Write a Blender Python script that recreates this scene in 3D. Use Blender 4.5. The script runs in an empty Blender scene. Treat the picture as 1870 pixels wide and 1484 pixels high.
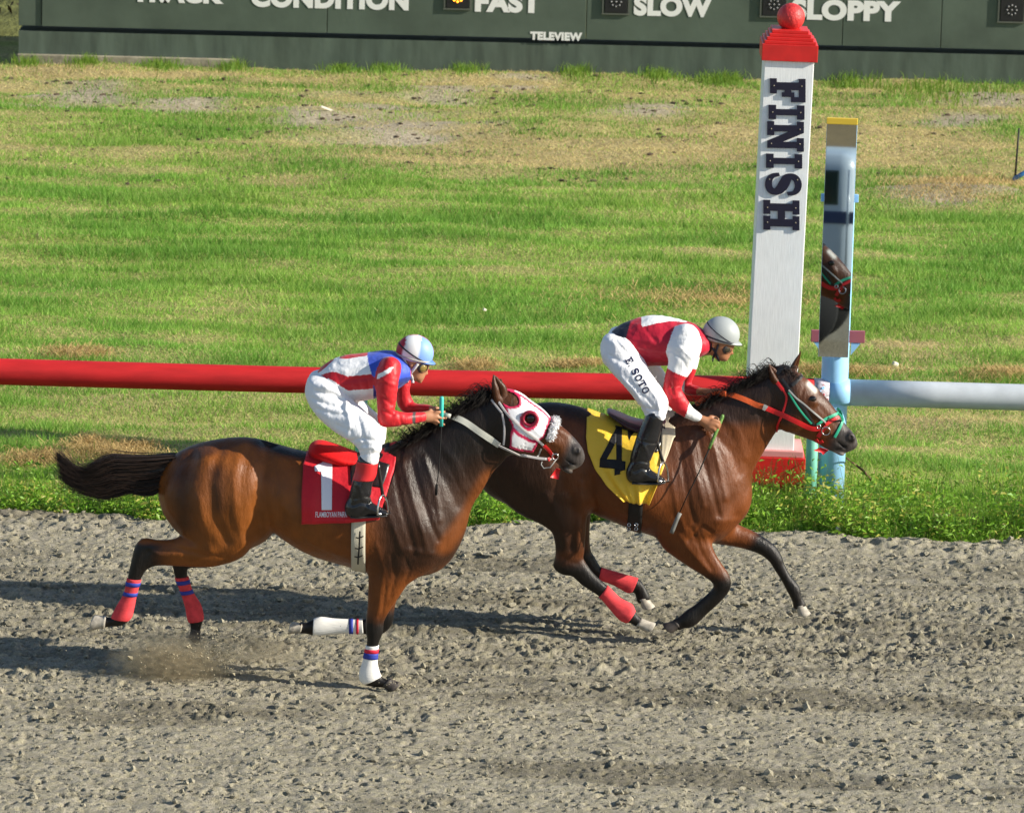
import bpy, bmesh, math, random
import numpy as np
from mathutils import Vector, Matrix
from mathutils.bvhtree import BVHTree
from mathutils.geometry import tessellate_polygon

random.seed(7)
rng = np.random.default_rng(11)
SC = bpy.context.scene
COL = SC.collection
R = math.radians

# ------------------------------------------------------------------ camera, sky, sun, exposure
CAM = np.array([0.0, -31.0, 8.33])
PITCH, ROLL, FPX = R(12.0), R(1.4), 9600.0           # FPX: focal length in pixels of a 1870 px wide frame
_f = np.array([0, math.cos(PITCH), -math.sin(PITCH)])
_r0 = np.array([1.0, 0, 0]); _u0 = np.array([0, math.sin(PITCH), math.cos(PITCH)])
_r = math.cos(ROLL) * _r0 + math.sin(ROLL) * _u0
_u = -math.sin(ROLL) * _r0 + math.cos(ROLL) * _u0
cd = bpy.data.cameras.new('camera'); cam = bpy.data.objects.new('camera', cd); COL.objects.link(cam)
cam.matrix_world = Matrix(((_r[0], _u[0], -_f[0], CAM[0]), (_r[1], _u[1], -_f[1], CAM[1]), (_r[2], _u[2], -_f[2], CAM[2]), (0, 0, 0, 1)))
cd.sensor_width = 36.0; cd.lens = 36.0 * FPX / 1870.0; cd.clip_start = 0.5; cd.clip_end = 3000
cd.dof.use_dof = True; cd.dof.focus_distance = 32.0; cd.dof.aperture_fstop = 9.0
SC.camera = cam

SUN_EL, SUN_AZ = R(25.0), R(-12.0)     # azimuth measured from +X (right along the rail); negative = towards the stand
sdir = Vector((math.cos(SUN_EL) * math.cos(SUN_AZ), math.cos(SUN_EL) * math.sin(SUN_AZ), math.sin(SUN_EL)))
w = bpy.data.worlds.new('World'); SC.world = w; w.use_nodes = True
nt = w.node_tree; bg = nt.nodes['Background']
sky = nt.nodes.new('ShaderNodeTexSky'); sky.sky_type = 'NISHITA'; sky.sun_disc = False
sky.sun_elevation = SUN_EL; sky.sun_rotation = math.atan2(sdir.x, sdir.y); sky.air_density = 1.0; sky.dust_density = 0.5
nt.links.new(sky.outputs[0], bg.inputs[0]); bg.inputs[1].default_value = 0.088
sl = bpy.data.lights.new('sun', 'SUN'); sl.energy = 5.0; sl.angle = R(0.6); sl.color = (1.0, 0.92, 0.78)
so = bpy.data.objects.new('sun', sl); COL.objects.link(so); so.rotation_euler = sdir.to_track_quat('Z', 'Y').to_euler(); so.location = (20, -6, 12)
SC.view_settings.view_transform = 'Standard'; SC.view_settings.look = 'None'
SC.view_settings.exposure = 0.70; SC.view_settings.gamma = 1.0; SC.view_settings.use_curve_mapping = False
SC.cycles.max_bounces = 6; SC.cycles.transparent_max_bounces = 8; SC.cycles.volume_bounces = 1

# ------------------------------------------------------------------ reference-frame helpers: a pixel of the photograph on the plane Y = const
def W(x, y, Y):
    d = _f + (x - 935.0) / FPX * _r - (y - 742.0) / FPX * _u
    return CAM + d * ((Y - CAM[1]) / d[1])
def WG(x, y, Z=0.0):
    d = _f + (x - 935.0) / FPX * _r - (y - 742.0) / FPX * _u
    return CAM + d * ((Z - CAM[2]) / d[2])
def PX(P):                              # world points (n,3) -> reference pixels (n,2)
    v = np.asarray(P, float) - CAM
    z = v @ _f
    return np.stack([935 + FPX * (v @ _r) / z, 742 - FPX * (v @ _u) / z], -1)
def PXP(P, Y):                          # the same after sliding the points onto the plane Y (both sides of a body read alike)
    Q = np.array(P, float); Q[:, 1] = Y
    return PX(Q)

# ------------------------------------------------------------------ object helpers
def setp(o, label=None, cat=None, group=None, kind=None):
    if label: o['label'] = label
    if cat: o['category'] = cat
    if group: o['group'] = group
    if kind: o['kind'] = kind
    return o
def empty(name, loc, label=None, cat=None, group=None):
    o = bpy.data.objects.new(name, None); COL.objects.link(o); o.location = loc; o.empty_display_size = 0.1
    return setp(o, label, cat, group)
def adopt(o, parent):                   # parent without moving (all builders work in world space)
    o.parent = parent
    if parent.type == 'EMPTY': o.matrix_parent_inverse = Matrix.Translation(parent.location).inverted()
    return o
def mesh_obj(name, V, F, mat=None, parent=None, col=None, smooth=True):
    V = np.asarray(V, np.float32)
    me = bpy.data.meshes.new(name)
    if isinstance(F, np.ndarray):
        n, k = F.shape
        me.vertices.add(len(V)); me.vertices.foreach_set('co', V.ravel())
        me.loops.add(n * k); me.loops.foreach_set('vertex_index', F.astype(np.int32).ravel())
        me.polygons.add(n)
        me.polygons.foreach_set('loop_start', np.arange(0, n * k, k, dtype=np.int32))
        me.update(calc_edges=True)
    else:
        me.from_pydata([tuple(map(float, v)) for v in V], [], [tuple(int(i) for i in f) for f in F])
        me.update()
    me.polygons.foreach_set('use_smooth', [smooth] * len(me.polygons))
    if col is not None:
        a = me.color_attributes.new('Col', 'FLOAT_COLOR', 'POINT')
        c = np.ones((len(V), 4), np.float32); c[:, :3] = col
        a.data.foreach_set('color', c.ravel())
    if mat: me.materials.append(mat)
    me.validate()
    o = bpy.data.objects.new(name, me); COL.objects.link(o)
    if parent is not None: adopt(o, parent)
    return o
class MB:                               # collects pieces of ONE part
    def __init__(s): s.v = []; s.f = []
    def add(s, V, F):
        k = len(s.v); s.v += [tuple(map(float, v)) for v in V]; s.f += [tuple(i + k for i in f) for f in F]; return s
    def build(s, name, mat, parent=None, smooth=False, col=None):
        return mesh_obj(name, s.v, s.f, mat, parent, col, smooth)
def box(c, s, bev=0.0, rot=None):
    bm = bmesh.new(); bmesh.ops.create_cube(bm, size=1.0, matrix=Matrix.Diagonal((s[0], s[1], s[2], 1)))
    if bev: bmesh.ops.bevel(bm, geom=bm.edges[:], offset=bev, segments=2, affect='EDGES', profile=0.6)
    M = Matrix.Translation(Vector(c)) @ (rot.to_4x4() if rot is not None else Matrix.Identity(4))
    V = [tuple(M @ v.co) for v in bm.verts]; bm.verts.index_update(); F = [tuple(v.index for v in f.verts) for f in bm.faces]; bm.free()
    return V, F
def sphere(c, r, u=20, v=12, scale=(1, 1, 1)):
    bm = bmesh.new(); bmesh.ops.create_uvsphere(bm, u_segments=u, v_segments=v, radius=r)
    V = [(c[0] + q.co.x * scale[0], c[1] + q.co.y * scale[1], c[2] + q.co.z * scale[2]) for q in bm.verts]
    bm.verts.index_update(); F = [tuple(q.index for q in f.verts) for f in bm.faces]; bm.free()
    return V, F
def tube(pts, rad, n=10, cap=True):
    pts = [Vector(p) for p in pts]; m = len(pts)
    if not hasattr(rad, '__len__'): rad = [rad] * m
    V = []; F = []; ref = None
    for i in range(m):
        t = (pts[min(i + 1, m - 1)] - pts[max(i - 1, 0)]).normalized()
        if ref is None: ref = Vector((0, 1, 0)) if abs(t.y) < .8 else Vector((1, 0, 0))
        s = t.cross(ref).normalized(); b = s.cross(t).normalized(); ref = b
        for k in range(n):
            a = 2 * math.pi * k / n; V.append(tuple(pts[i] + (s * math.cos(a) + b * math.sin(a)) * rad[i]))
    for i in range(m - 1):
        for k in range(n): F.append((i * n + k, i * n + (k + 1) % n, (i + 1) * n + (k + 1) % n, (i + 1) * n + k))
    if cap: F.append(tuple(range(n))[::-1]); F.append(tuple((m - 1) * n + k for k in range(n)))
    return V, F
def prism(poly, thick, frame):          # outline (2D) extruded; frame(x, y, z) -> world
    n = len(poly)
    tri = tessellate_polygon([[Vector((p[0], p[1], 0)) for p in poly]])
    V = [frame(p[0], p[1], thick) for p in poly] + [frame(p[0], p[1], 0) for p in poly]
    F = [tuple(t) for t in tri] + [tuple(n + i for i in reversed(t)) for t in tri]
    F += [(i, (i + 1) % n, n + (i + 1) % n, n + i) for i in range(n)]
    return V, F
def crom(P, m):                         # Catmull-Rom resampling of rows
    P = np.asarray(P, float); n = len(P); out = []
    for i in range(n - 1):
        p0, p1, p2, p3 = P[max(i - 1, 0)], P[i], P[i + 1], P[min(i + 2, n - 1)]
        for t in np.arange(m) / m:
            out.append(0.5 * (2 * p1 + (p2 - p0) * t + (2 * p0 - 5 * p1 + 4 * p2 - p3) * t * t + (3 * p1 - p0 - 3 * p2 + p3) * t ** 3))
    out.append(P[-1]); return np.array(out)
def sm(x, a, b):
    t = np.clip((np.asarray(x, float) - a) / (b - a), 0, 1); return t * t * (3 - 2 * t)
def polysd(p, poly):                    # signed distance of points (n,2) to a polygon, negative inside
    p = np.asarray(p, float); poly = np.asarray(poly, float); d = np.full(len(p), 1e9); ins = np.zeros(len(p), bool)
    for a, b in zip(poly, np.roll(poly, -1, 0)):
        e = b - a; q = p - a; t = np.clip((q @ e) / (e @ e + 1e-9), 0, 1)
        d = np.minimum(d, np.linalg.norm(q - t[:, None] * e, axis=1))
        c = ((a[1] > p[:, 1]) != (b[1] > p[:, 1])) & (p[:, 0] < (b[0] - a[0]) * (p[:, 1] - a[1]) / (b[1] - a[1] + 1e-12) + a[0])
        ins ^= c
    return np.where(ins, -d, d)
def polyd(p, line):                     # distance to an open polyline
    p = np.asarray(p, float); line = np.asarray(line, float); d = np.full(len(p), 1e9)
    for a, b in zip(line[:-1], line[1:]):
        e = b - a; q = p - a; t = np.clip((q @ e) / (e @ e + 1e-9), 0, 1)
        d = np.minimum(d, np.linalg.norm(q - t[:, None] * e, axis=1))
    return d
def fbm2(nx, ny, dx, dy, wl, seed, aniso=1.0, width=0.6):   # band-limited random field, wavelength wl metres
    g = np.random.default_rng(seed).standard_normal((nx, ny))
    fx = np.fft.fftfreq(nx, dx)[:, None] / aniso; fy = np.fft.fftfreq(ny, dy)[None, :]
    k = np.sqrt(fx * fx + fy * fy) * wl
    h = np.exp(-((np.log(np.maximum(k, 1e-6))) / width) ** 2)
    r = np.real(np.fft.ifft2(np.fft.fft2(g) * h)); return r / (r.std() + 1e-9)

# ------------------------------------------------------------------ materials
def mat(name, col=(.5, .5, .5), rough=.6, spec=.5, metal=0.0, attr=False, noise=None, bump=None, sheen=0.0, trans=0.0, coat=0.0, emit=None):
    m = bpy.data.materials.new(name); m.use_nodes = True; t = m.node_tree; b = t.nodes['Principled BSDF']
    b.inputs['Roughness'].default_value = rough; b.inputs['Metallic'].default_value = metal
    b.inputs['Specular IOR Level'].default_value = spec; b.inputs['Coat Weight'].default_value = coat; b.inputs['Coat Roughness'].default_value = .15
    if sheen: b.inputs['Sheen Weight'].default_value = sheen
    b.inputs['Base Color'].default_value = (*col, 1)
    src = None
    if attr:
        a = t.nodes.new('ShaderNodeAttribute'); a.attribute_name = 'Col'; src = a.outputs['Color']
    if noise:                            # (scale, strength, optional stretch)
        tc = t.nodes.new('ShaderNodeTexCoord'); n = t.nodes.new('ShaderNodeTexNoise'); n.inputs['Scale'].default_value = noise[0]; n.inputs['Detail'].default_value = 6
        if len(noise) > 2:
            mp = t.nodes.new('ShaderNodeMapping'); mp.inputs['Scale'].default_value = noise[2]; t.links.new(tc.outputs['Object'], mp.inputs[0]); t.links.new(mp.outputs[0], n.inputs['Vector'])
        else: t.links.new(tc.outputs['Object'], n.inputs['Vector'])
        mr = t.nodes.new('ShaderNodeMapRange'); mr.inputs[1].default_value = .3; mr.inputs[2].default_value = .7; mr.inputs[3].default_value = 1 - noise[1]; mr.inputs[4].default_value = 1 + noise[1]
        t.links.new(n.outputs[0], mr.inputs[0])
        mx = t.nodes.new('ShaderNodeVectorMath'); mx.operation = 'SCALE'
        if src is None: mx.inputs[0].default_value = col
        else: t.links.new(src, mx.inputs[0])
        t.links.new(mr.outputs[0], mx.inputs['Scale']); src = mx.outputs[0]
    if src is not None: t.links.new(src, b.inputs['Base Color'])
    if bump:                             # (scale, strength, distance[, stretch])
        tc = t.nodes.new('ShaderNodeTexCoord'); n = t.nodes.new('ShaderNodeTexNoise'); n.inputs['Scale'].default_value = bump[0]; n.inputs['Detail'].default_value = 4
        if len(bump) > 3:
            mp = t.nodes.new('ShaderNodeMapping'); mp.inputs['Scale'].default_value = bump[3]; t.links.new(tc.outputs['Object'], mp.inputs[0]); t.links.new(mp.outputs[0], n.inputs['Vector'])
        else: t.links.new(tc.outputs['Object'], n.inputs['Vector'])
        bp = t.nodes.new('ShaderNodeBump'); bp.inputs['Strength'].default_value = bump[1]; bp.inputs['Distance'].default_value = bump[2]
        t.links.new(n.outputs[0], bp.inputs['Height']); t.links.new(bp.outputs[0], b.inputs['Normal'])
    if trans:                            # thin leaf: part of the light passes through
        tr = t.nodes.new('ShaderNodeBsdfTranslucent'); ms = t.nodes.new('ShaderNodeMixShader'); ms.inputs[0].default_value = trans
        if src is not None: t.links.new(src, tr.inputs[0])
        else: tr.inputs[0].default_value = (*col, 1)
        t.links.new(b.outputs[0], ms.inputs[1]); t.links.new(tr.outputs[0], ms.inputs[2]); t.links.new(ms.outputs[0], t.nodes['Material Output'].inputs[0])
    if emit:
        b.inputs['Emission Color'].default_value = (*emit[:3], 1); b.inputs['Emission Strength'].default_value = emit[3]
    return m

# ------------------------------------------------------------------ implicit-surface sculpting kit (one continuous skin per animal / garment)
class Field:
    def __init__(s, lo, hi, vox):
        s.o = np.array(lo, np.float32); s.h = vox
        s.n = tuple(int(math.ceil((b - a) / vox)) + 1 for a, b in zip(lo, hi)); s.a = np.full(s.n, 1.0, np.float32)
    def sl(s, lo, hi):
        i0 = [max(0, int((lo[k] - s.o[k]) / s.h)) for k in range(3)]; i1 = [min(s.n[k], int((hi[k] - s.o[k]) / s.h) + 2) for k in range(3)]
        if any(b <= a for a, b in zip(i0, i1)): return None
        return tuple(slice(a, b) for a, b in zip(i0, i1))
    def ax(s, S): return [s.o[k] + s.h * np.arange(S[k].start, S[k].stop, dtype=np.float32) for k in range(3)]
    def smin(s, arr, S, k):
        f = s.a[S]
        if k <= 0: s.a[S] = np.minimum(f, arr); return
        h = np.maximum(k - np.abs(f - arr), 0) / k; s.a[S] = np.minimum(f, arr) - h * h * k * .25
    def smax_sub(s, arr, S, k):          # carve arr out
        f = s.a[S]; g = -arr; h = np.maximum(k - np.abs(f - g), 0) / k; s.a[S] = np.maximum(f, g) + h * h * k * .25
    def sample(s, P):
        q = (np.asarray(P, np.float32) - s.o) / s.h; i = np.clip(np.rint(q).astype(int), 0, np.array(s.n) - 1); return s.a[i[:, 0], i[:, 1], i[:, 2]]
    def stroke(s, pts, amp, wd, Y, ylo=-9, yhi=9):   # raise (amp<0) or groove (amp>0) the skin along a line drawn on the side of the body
        L = np.array([W(x, y, Y)[[0, 2]] for x, y in pts], np.float32)
        lo = (L[:, 0].min() - 2.5 * wd, ylo, L[:, 1].min() - 2.5 * wd); hi = (L[:, 0].max() + 2.5 * wd, yhi, L[:, 1].max() + 2.5 * wd)
        S = s.sl(lo, hi)
        if S is None: return
        X, Yv, Z = s.ax(S); p = np.stack(np.meshgrid(X, Z, indexing='ij'), -1).reshape(-1, 2)
        d = polyd(p, L).reshape(len(X), len(Z)); g = (amp * np.exp(-(d / wd) ** 2)).astype(np.float32)
        s.a[S] += g[:, None, :]
def stations(st, Y0, m=4, mir=False):
    rows = []
    for r in st:
        x1, y1, x2, y2, b = r[:5]; dy = r[5] if len(r) > 5 else 0.0; e = r[6] if len(r) > 6 else 0.0
        p = W(x1, y1, Y0 + dy); q = W(x2, y2, Y0 + dy); Y = Y0 - dy if mir else Y0 + dy
        rows.append((p[0], p[2], q[0], q[2], b, Y, e))
    return crom(rows, m) if m > 1 and len(rows) > 1 else np.array(rows)
def chain(fl, st, Y0, k, m=4, mir=False, cap=1.0, grow=0.0):
    T = stations(st, Y0, m, mir).astype(np.float32)
    a = np.hypot(T[:, 2] - T[:, 0], T[:, 3] - T[:, 1]) / 2 + grow; b = np.maximum(T[:, 4] + grow, .004)
    c = np.stack([(T[:, 0] + T[:, 2]) / 2, T[:, 5], (T[:, 1] + T[:, 3]) / 2], -1)
    pad = max(k, .02) + 2 * fl.h; Rm = np.maximum(a, b)
    lo = (c - np.stack([Rm, b * 1.3, Rm], -1)).min(0) - pad; hi = (c + np.stack([Rm, b * 1.3, Rm], -1)).max(0) + pad
    S = fl.sl(lo, hi); A = np.full([q.stop - q.start for q in S], 1.0, np.float32)
    for i in range(len(T) - 1):
        n = (T[i, 2:4] - T[i, 0:2]) + (T[i + 1, 2:4] - T[i + 1, 0:2]); n = n / (np.linalg.norm(n) + 1e-9); wv = np.array([n[1], -n[0]], np.float32)
        dc = c[i + 1, [0, 2]] - c[i, [0, 2]]; L = float(dc @ wv)
        if L < 0: wv = -wv; L = -L
        L = max(L, 1e-4); r = max(a[i], a[i + 1], 0); rb = max(b[i], b[i + 1]) * 1.3
        l2 = np.minimum(c[i], c[i + 1]) - (r + pad, rb + pad, r + pad); h2 = np.maximum(c[i], c[i + 1]) + (r + pad, rb + pad, r + pad)
        s2 = fl.sl(l2, h2)
        if s2 is None: continue
        s2 = tuple(slice(max(q.start, g.start), min(q.stop, g.stop)) for q, g in zip(s2, S))
        X, Y, Z = fl.ax(s2); dx = (X - c[i, 0])[:, None]; dz = (Z - c[i, 2])[None, :]
        t0 = (dx * wv[0] + dz * wv[1]) / L; t = np.clip(t0, 0, 1); wres = (t0 - t) * L
        at = a[i] + (a[i + 1] - a[i]) * t; bt = b[i] + (b[i + 1] - b[i]) * t; et = T[i, 6] + (T[i + 1, 6] - T[i, 6]) * t
        u = (dx - dc[0] * t) * n[0] + (dz - dc[1] * t) * n[1]
        be = bt * (1 + et * np.clip(u / at, -1, 1)); rw = np.minimum(at, bt) * cap
        yc = c[i, 1] + (c[i + 1, 1] - c[i, 1]) * t
        v = Y[None, :, None] - yc[:, None, :]
        q1 = (u / at) ** 2 + (wres / rw) ** 2; q2 = (u / at ** 2) ** 2 + (wres / rw ** 2) ** 2
        k0 = np.sqrt(q1[:, None, :] + (v / be[:, None, :]) ** 2); k1 = np.sqrt(q2[:, None, :] + (v / (be ** 2)[:, None, :]) ** 2) + 1e-5
        d = np.where(k0 < 1e-3, -np.minimum(at, bt)[:, None, :], k0 * (k0 - 1) / k1)
        o = tuple(slice(q.start - g.start, q.stop - g.start) for q, g in zip(s2, S))
        A[o] = np.minimum(A[o], d)
    return A, S
def ell(fl, x, y, Y, rx, ry, ry_depth, ang=0.0, pad=.06):     # ellipsoid, radii in metres, ang in the picture plane (deg, from +X towards +Z)
    c = W(x, y, Y); ca, sa = math.cos(R(ang)), math.sin(R(ang)); rm = max(rx, ry)
    S = fl.sl(c - (rm + pad, ry_depth + pad, rm + pad), c + (rm + pad, ry_depth + pad, rm + pad)); X, Yv, Z = fl.ax(S)
    dx = (X - c[0])[:, None]; dz = (Z - c[2])[None, :]; u = dx * ca + dz * sa; v = -dx * sa + dz * ca; yy = Yv[None, :, None] - c[1]
    k0 = np.sqrt((u / rx) ** 2 + (v / ry) ** 2)[:, None, :]; k0 = np.sqrt(k0 ** 2 + (yy / ry_depth) ** 2)
    k1 = np.sqrt(((u / rx ** 2) ** 2 + (v / ry ** 2) ** 2)[:, None, :] + (yy / ry_depth ** 2) ** 2) + 1e-5
    return np.where(k0 < 1e-3, -min(rx, ry, ry_depth), k0 * (k0 - 1) / k1).astype(np.float32), S
def nets(fl, smooth=1):                  # surface nets
    f = fl.a; s = f < 0; nx, ny, nz = f.shape
    cor = [(i, j, k) for i in (0, 1) for j in (0, 1) for k in (0, 1)]
    cnt = np.zeros((nx - 1, ny - 1, nz - 1), np.int8)
    for i, j, k in cor: cnt += s[i:nx - 1 + i, j:ny - 1 + j, k:nz - 1 + k]
    act = (cnt > 0) & (cnt < 8); idx = np.argwhere(act); m = len(idx)
    vid = np.full(act.shape, -1, np.int32); vid[act] = np.arange(m)
    cv = {c: f[idx[:, 0] + c[0], idx[:, 1] + c[1], idx[:, 2] + c[2]] for c in cor}
    acc = np.zeros((m, 3), np.float32); num = np.zeros(m, np.float32)
    for c in cor:
        for ax in range(3):
            if c[ax] == 0:
                d = list(c); d[ax] = 1; d = tuple(d); a, b = cv[c], cv[d]; x = (a < 0) != (b < 0)
                t = np.where(x, a / np.where(x, a - b, 1), 0); p = np.tile(np.array(c, np.float32), (m, 1)); p[:, ax] += t
                acc += p * x[:, None]; num += x
    V = (idx + acc / num[:, None]) * fl.h + fl.o
    Q = []
    for ax in range(3):
        a1, a2 = [(1, 2), (2, 0), (0, 1)][ax]
        sh = [slice(None)] * 3; sh2 = [slice(None)] * 3; sh[ax] = slice(0, -1); sh2[ax] = slice(1, None)
        e = s[tuple(sh)] != s[tuple(sh2)]; e = np.argwhere(e); ok = (e[:, a1] > 0) & (e[:, a2] > 0) & (e[:, a1] < f.shape[a1] - 1) & (e[:, a2] < f.shape[a2] - 1); e = e[ok]
        def g(o1, o2):
            q = e.copy(); q[:, a1] -= o1; q[:, a2] -= o2; return vid[q[:, 0], q[:, 1], q[:, 2]]
        q = np.stack([g(1, 1), g(0, 1), g(0, 0), g(1, 0)], -1); fl_in = s[e[:, 0], e[:, 1], e[:, 2]]
        q[~fl_in] = q[~fl_in][:, ::-1]; Q.append(q)
    Q = np.concatenate(Q); Q = Q[(Q >= 0).all(1)]
    for _ in range(smooth):
        ed = np.concatenate([Q[:, [0, 1]], Q[:, [1, 2]], Q[:, [2, 3]], Q[:, [3, 0]]]); deg = np.bincount(ed.ravel(), minlength=m)
        A = np.zeros_like(V)
        for k in range(3): A[:, k] = (np.bincount(ed[:, 0], V[ed[:, 1], k], m) + np.bincount(ed[:, 1], V[ed[:, 0], k], m)) / np.maximum(deg, 1)
        V = V * .45 + A * .55
    return V, Q
def loft(st, Y0, grow, n=20, m=5, cap=True):   # tube mesh along stations (wraps, bands)
    T = stations(st, Y0, m); V = []; F = []
    for r in T:
        c = np.array([(r[0] + r[2]) / 2, r[5], (r[1] + r[3]) / 2]); d = np.array([r[2] - r[0], 0, r[3] - r[1]]); a = np.linalg.norm(d) / 2; d /= (2 * a)
        for k in range(n):
            q = 2 * math.pi * k / n; V.append(c + d * (a + grow) * math.cos(q) + np.array([0, 1, 0]) * (r[4] + grow) * math.sin(q))
    L = len(T)
    for i in range(L - 1):
        for k in range(n): F.append((i * n + k, i * n + (k + 1) % n, (i + 1) * n + (k + 1) % n, (i + 1) * n + k))
    if cap: F.append(tuple(range(n))[::-1]); F.append(tuple((L - 1) * n + k for k in range(n)))
    return V, F
def bvh_of(*obs):
    V = []; F = []
    for o in obs:
        k = len(V); me = o.data; V += [tuple(v.co) for v in me.vertices]; F += [tuple(i + k for i in p.vertices) for p in me.polygons]
    return BVHTree.FromPolygons(V, F)
def hitpx(bvh, x, y, off=0.0):           # where the drawn pixel meets the surface
    d = Vector(_f + (x - 935.0) / FPX * _r - (y - 742.0) / FPX * _u).normalized()
    h = bvh.ray_cast(Vector(CAM), d)
    if h[0] is None: return None, None
    n = -h[1] if h[1].dot(d) > 0 else h[1]
    return h[0] + n * off, n
def dens(pts, step=3.0):
    P = np.asarray(pts, float); P = crom(P, 6) if len(P) > 2 else np.array([P[0] + (P[1] - P[0]) * t for t in np.linspace(0, 1, 12)])
    return P
def ribbon(pts, bvh, wd, th=.004, off=.002, Yfb=0.0, pts3=None):   # strap lying on a surface
    C = []; N = []
    if pts3 is None:
        for x, y in dens(pts):
            h, n = hitpx(bvh, x, y, off)
            if h is None: h = Vector(W(x, y, Yfb)); n = Vector((0, -1, 0.2)).normalized()
            if N and n.dot(N[-1]) < .3: n = N[-1]
            C.append(h); N.append(n)
        for _ in range(2):
            C = [C[0]] + [(C[i - 1] + C[i] * 2 + C[i + 1]) / 4 for i in range(1, len(C) - 1)] + [C[-1]]
            N = [N[0]] + [((N[i - 1] + N[i] * 2 + N[i + 1]) / 4).normalized() for i in range(1, len(N) - 1)] + [N[-1]]
    else: C = [Vector(p) for p in pts3]; N = [Vector((0, -1, .15)).normalized()] * len(C)
    V = []; F = []; m = len(C)
    for i in range(m):
        t = (C[min(i + 1, m - 1)] - C[max(i - 1, 0)]).normalized(); s = t.cross(N[i]).normalized(); n = s.cross(t).normalized()
        if n.dot(N[i]) < 0: n = -n
        for a, b in ((-.5, 0), (.5, 0), (.5, 1), (0, 1.25), (-.5, 1)): V.append(C[i] + s * wd * a + n * (th * b))
    for i in range(m - 1):
        for k in range(5): F.append((i * 5 + k, i * 5 + (k + 1) % 5, i * 5 + 5 + (k + 1) % 5, i * 5 + 5 + k))
    F.append((4, 3, 2, 1, 0)); F.append(tuple((m - 1) * 5 + k for k in range(5)))
    return V, F
def strands(paths, r0, tip=.15):         # many hairs: paths (n,m,3) -> 3-sided tapered tubes
    P = np.asarray(paths, np.float32); n, m, _ = P.shape
    T = np.gradient(P, axis=1); T /= np.linalg.norm(T, axis=2, keepdims=True) + 1e-9
    s = np.cross(T, np.array([0.2, 1, 0.1], np.float32)); s /= np.linalg.norm(s, axis=2, keepdims=True) + 1e-9; b = np.cross(s, T)
    rad = (np.asarray(r0, np.float32).reshape(-1, 1) * np.linspace(1, tip, m)[None, :])[..., None]
    V = np.stack([P + (s * math.cos(q) + b * math.sin(q)) * rad for q in (0, 2.0944, 4.18879)], 2).reshape(-1, 3)
    i = np.arange(n)[:, None, None] * m * 3; j = np.arange(m - 1)[None, :, None] * 3; k = np.arange(3)[None, None, :]
    k2 = (k + 1) % 3; F = np.stack([i + j + k, i + j + k2, i + j + 3 + k2, i + j + 3 + k], -1).reshape(-1, 4)
    return V, F
# ================================================================== THE SETTING
H1Y, H2Y, RAILY = 0.0, 1.3, 5.0
# ---- ground sheet to the horizon
M_soil = mat('dry_soil_and_thatch', (.20, .15, .07), .95, .2, noise=(3.0, .45), bump=(40, .6, .02))
gr = mesh_obj('ground', [(-600, -600, -.12), (600, -600, -.12), (600, 900, -.12), (-600, 900, -.12)], [(0, 1, 2, 3)], M_soil, smooth=False); setp(gr, 'dry earth ground under the whole racecourse', None, None, 'structure')

# ---- race track: sand and clay torn up into clods, real relief
def track_edge(X): return 4.22 + .10 * np.sin(X * 1.3 + .7) + .06 * np.sin(X * 3.7) + .035 * np.sin(X * 9.1 + 1) + .02 * np.sin(X * 23)
nx, ny, x0, x1, y0, y1 = 640, 570, -4.4, 4.4, -3.6, 4.55
dx, dy = (x1 - x0) / (nx - 1), (y1 - y0) / (ny - 1)
gx = np.linspace(x0, x1, nx); gy = np.linspace(y0, y1, ny); GX, GY = np.meshgrid(gx, gy, indexing='ij')
n1 = fbm2(nx, ny, dx, dy, .45, 1, .45, .9); n2 = fbm2(nx, ny, dx, dy, .20, 2, .7, .9); n3 = fbm2(nx, ny, dx, dy, .09, 3, .9, .8); n4 = fbm2(nx, ny, dx, dy, .042, 4, 1, .6); n5 = fbm2(nx, ny, dx, dy, .13, 6, .8, 1.1); n6 = fbm2(nx, ny, dx, dy, .5, 9, .8, .9)
big = fbm2(nx, ny, dx, dy, 1.3, 5, .22); lane = fbm2(nx, ny, dx, dy, .45, 8, .05, .8)      # lane: long streaks left by the harrow
mid = np.exp(-((GY - 1.5) / 1.5) ** 2)                                                # most churned where the field has just run
rough_mask = np.clip(.7 + .3 * np.clip(n6, -1.6, 1.6) + .3 * mid, .15, 1.6)
TH = .0050 * n1 + .0026 * np.clip(n2, -2, 1.6) + ((.0030 + .0018 * mid) * np.clip(n3, -2.4, 1.4) + (.0016 + .0008 * mid) * np.clip(n4, -2, 1.8)) * rough_mask
TH -= (.034 * np.clip(n5 + .5 * n3 - 1.2, 0, .8) + .016 * np.clip(n4 + .6 * n2 - 1.4, 0, 1) + .020 * np.clip(n3 + .5 * n1 - 1.45, 0, 1)) * rough_mask
TH += .0075 * lane * (.3 + mid)
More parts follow.
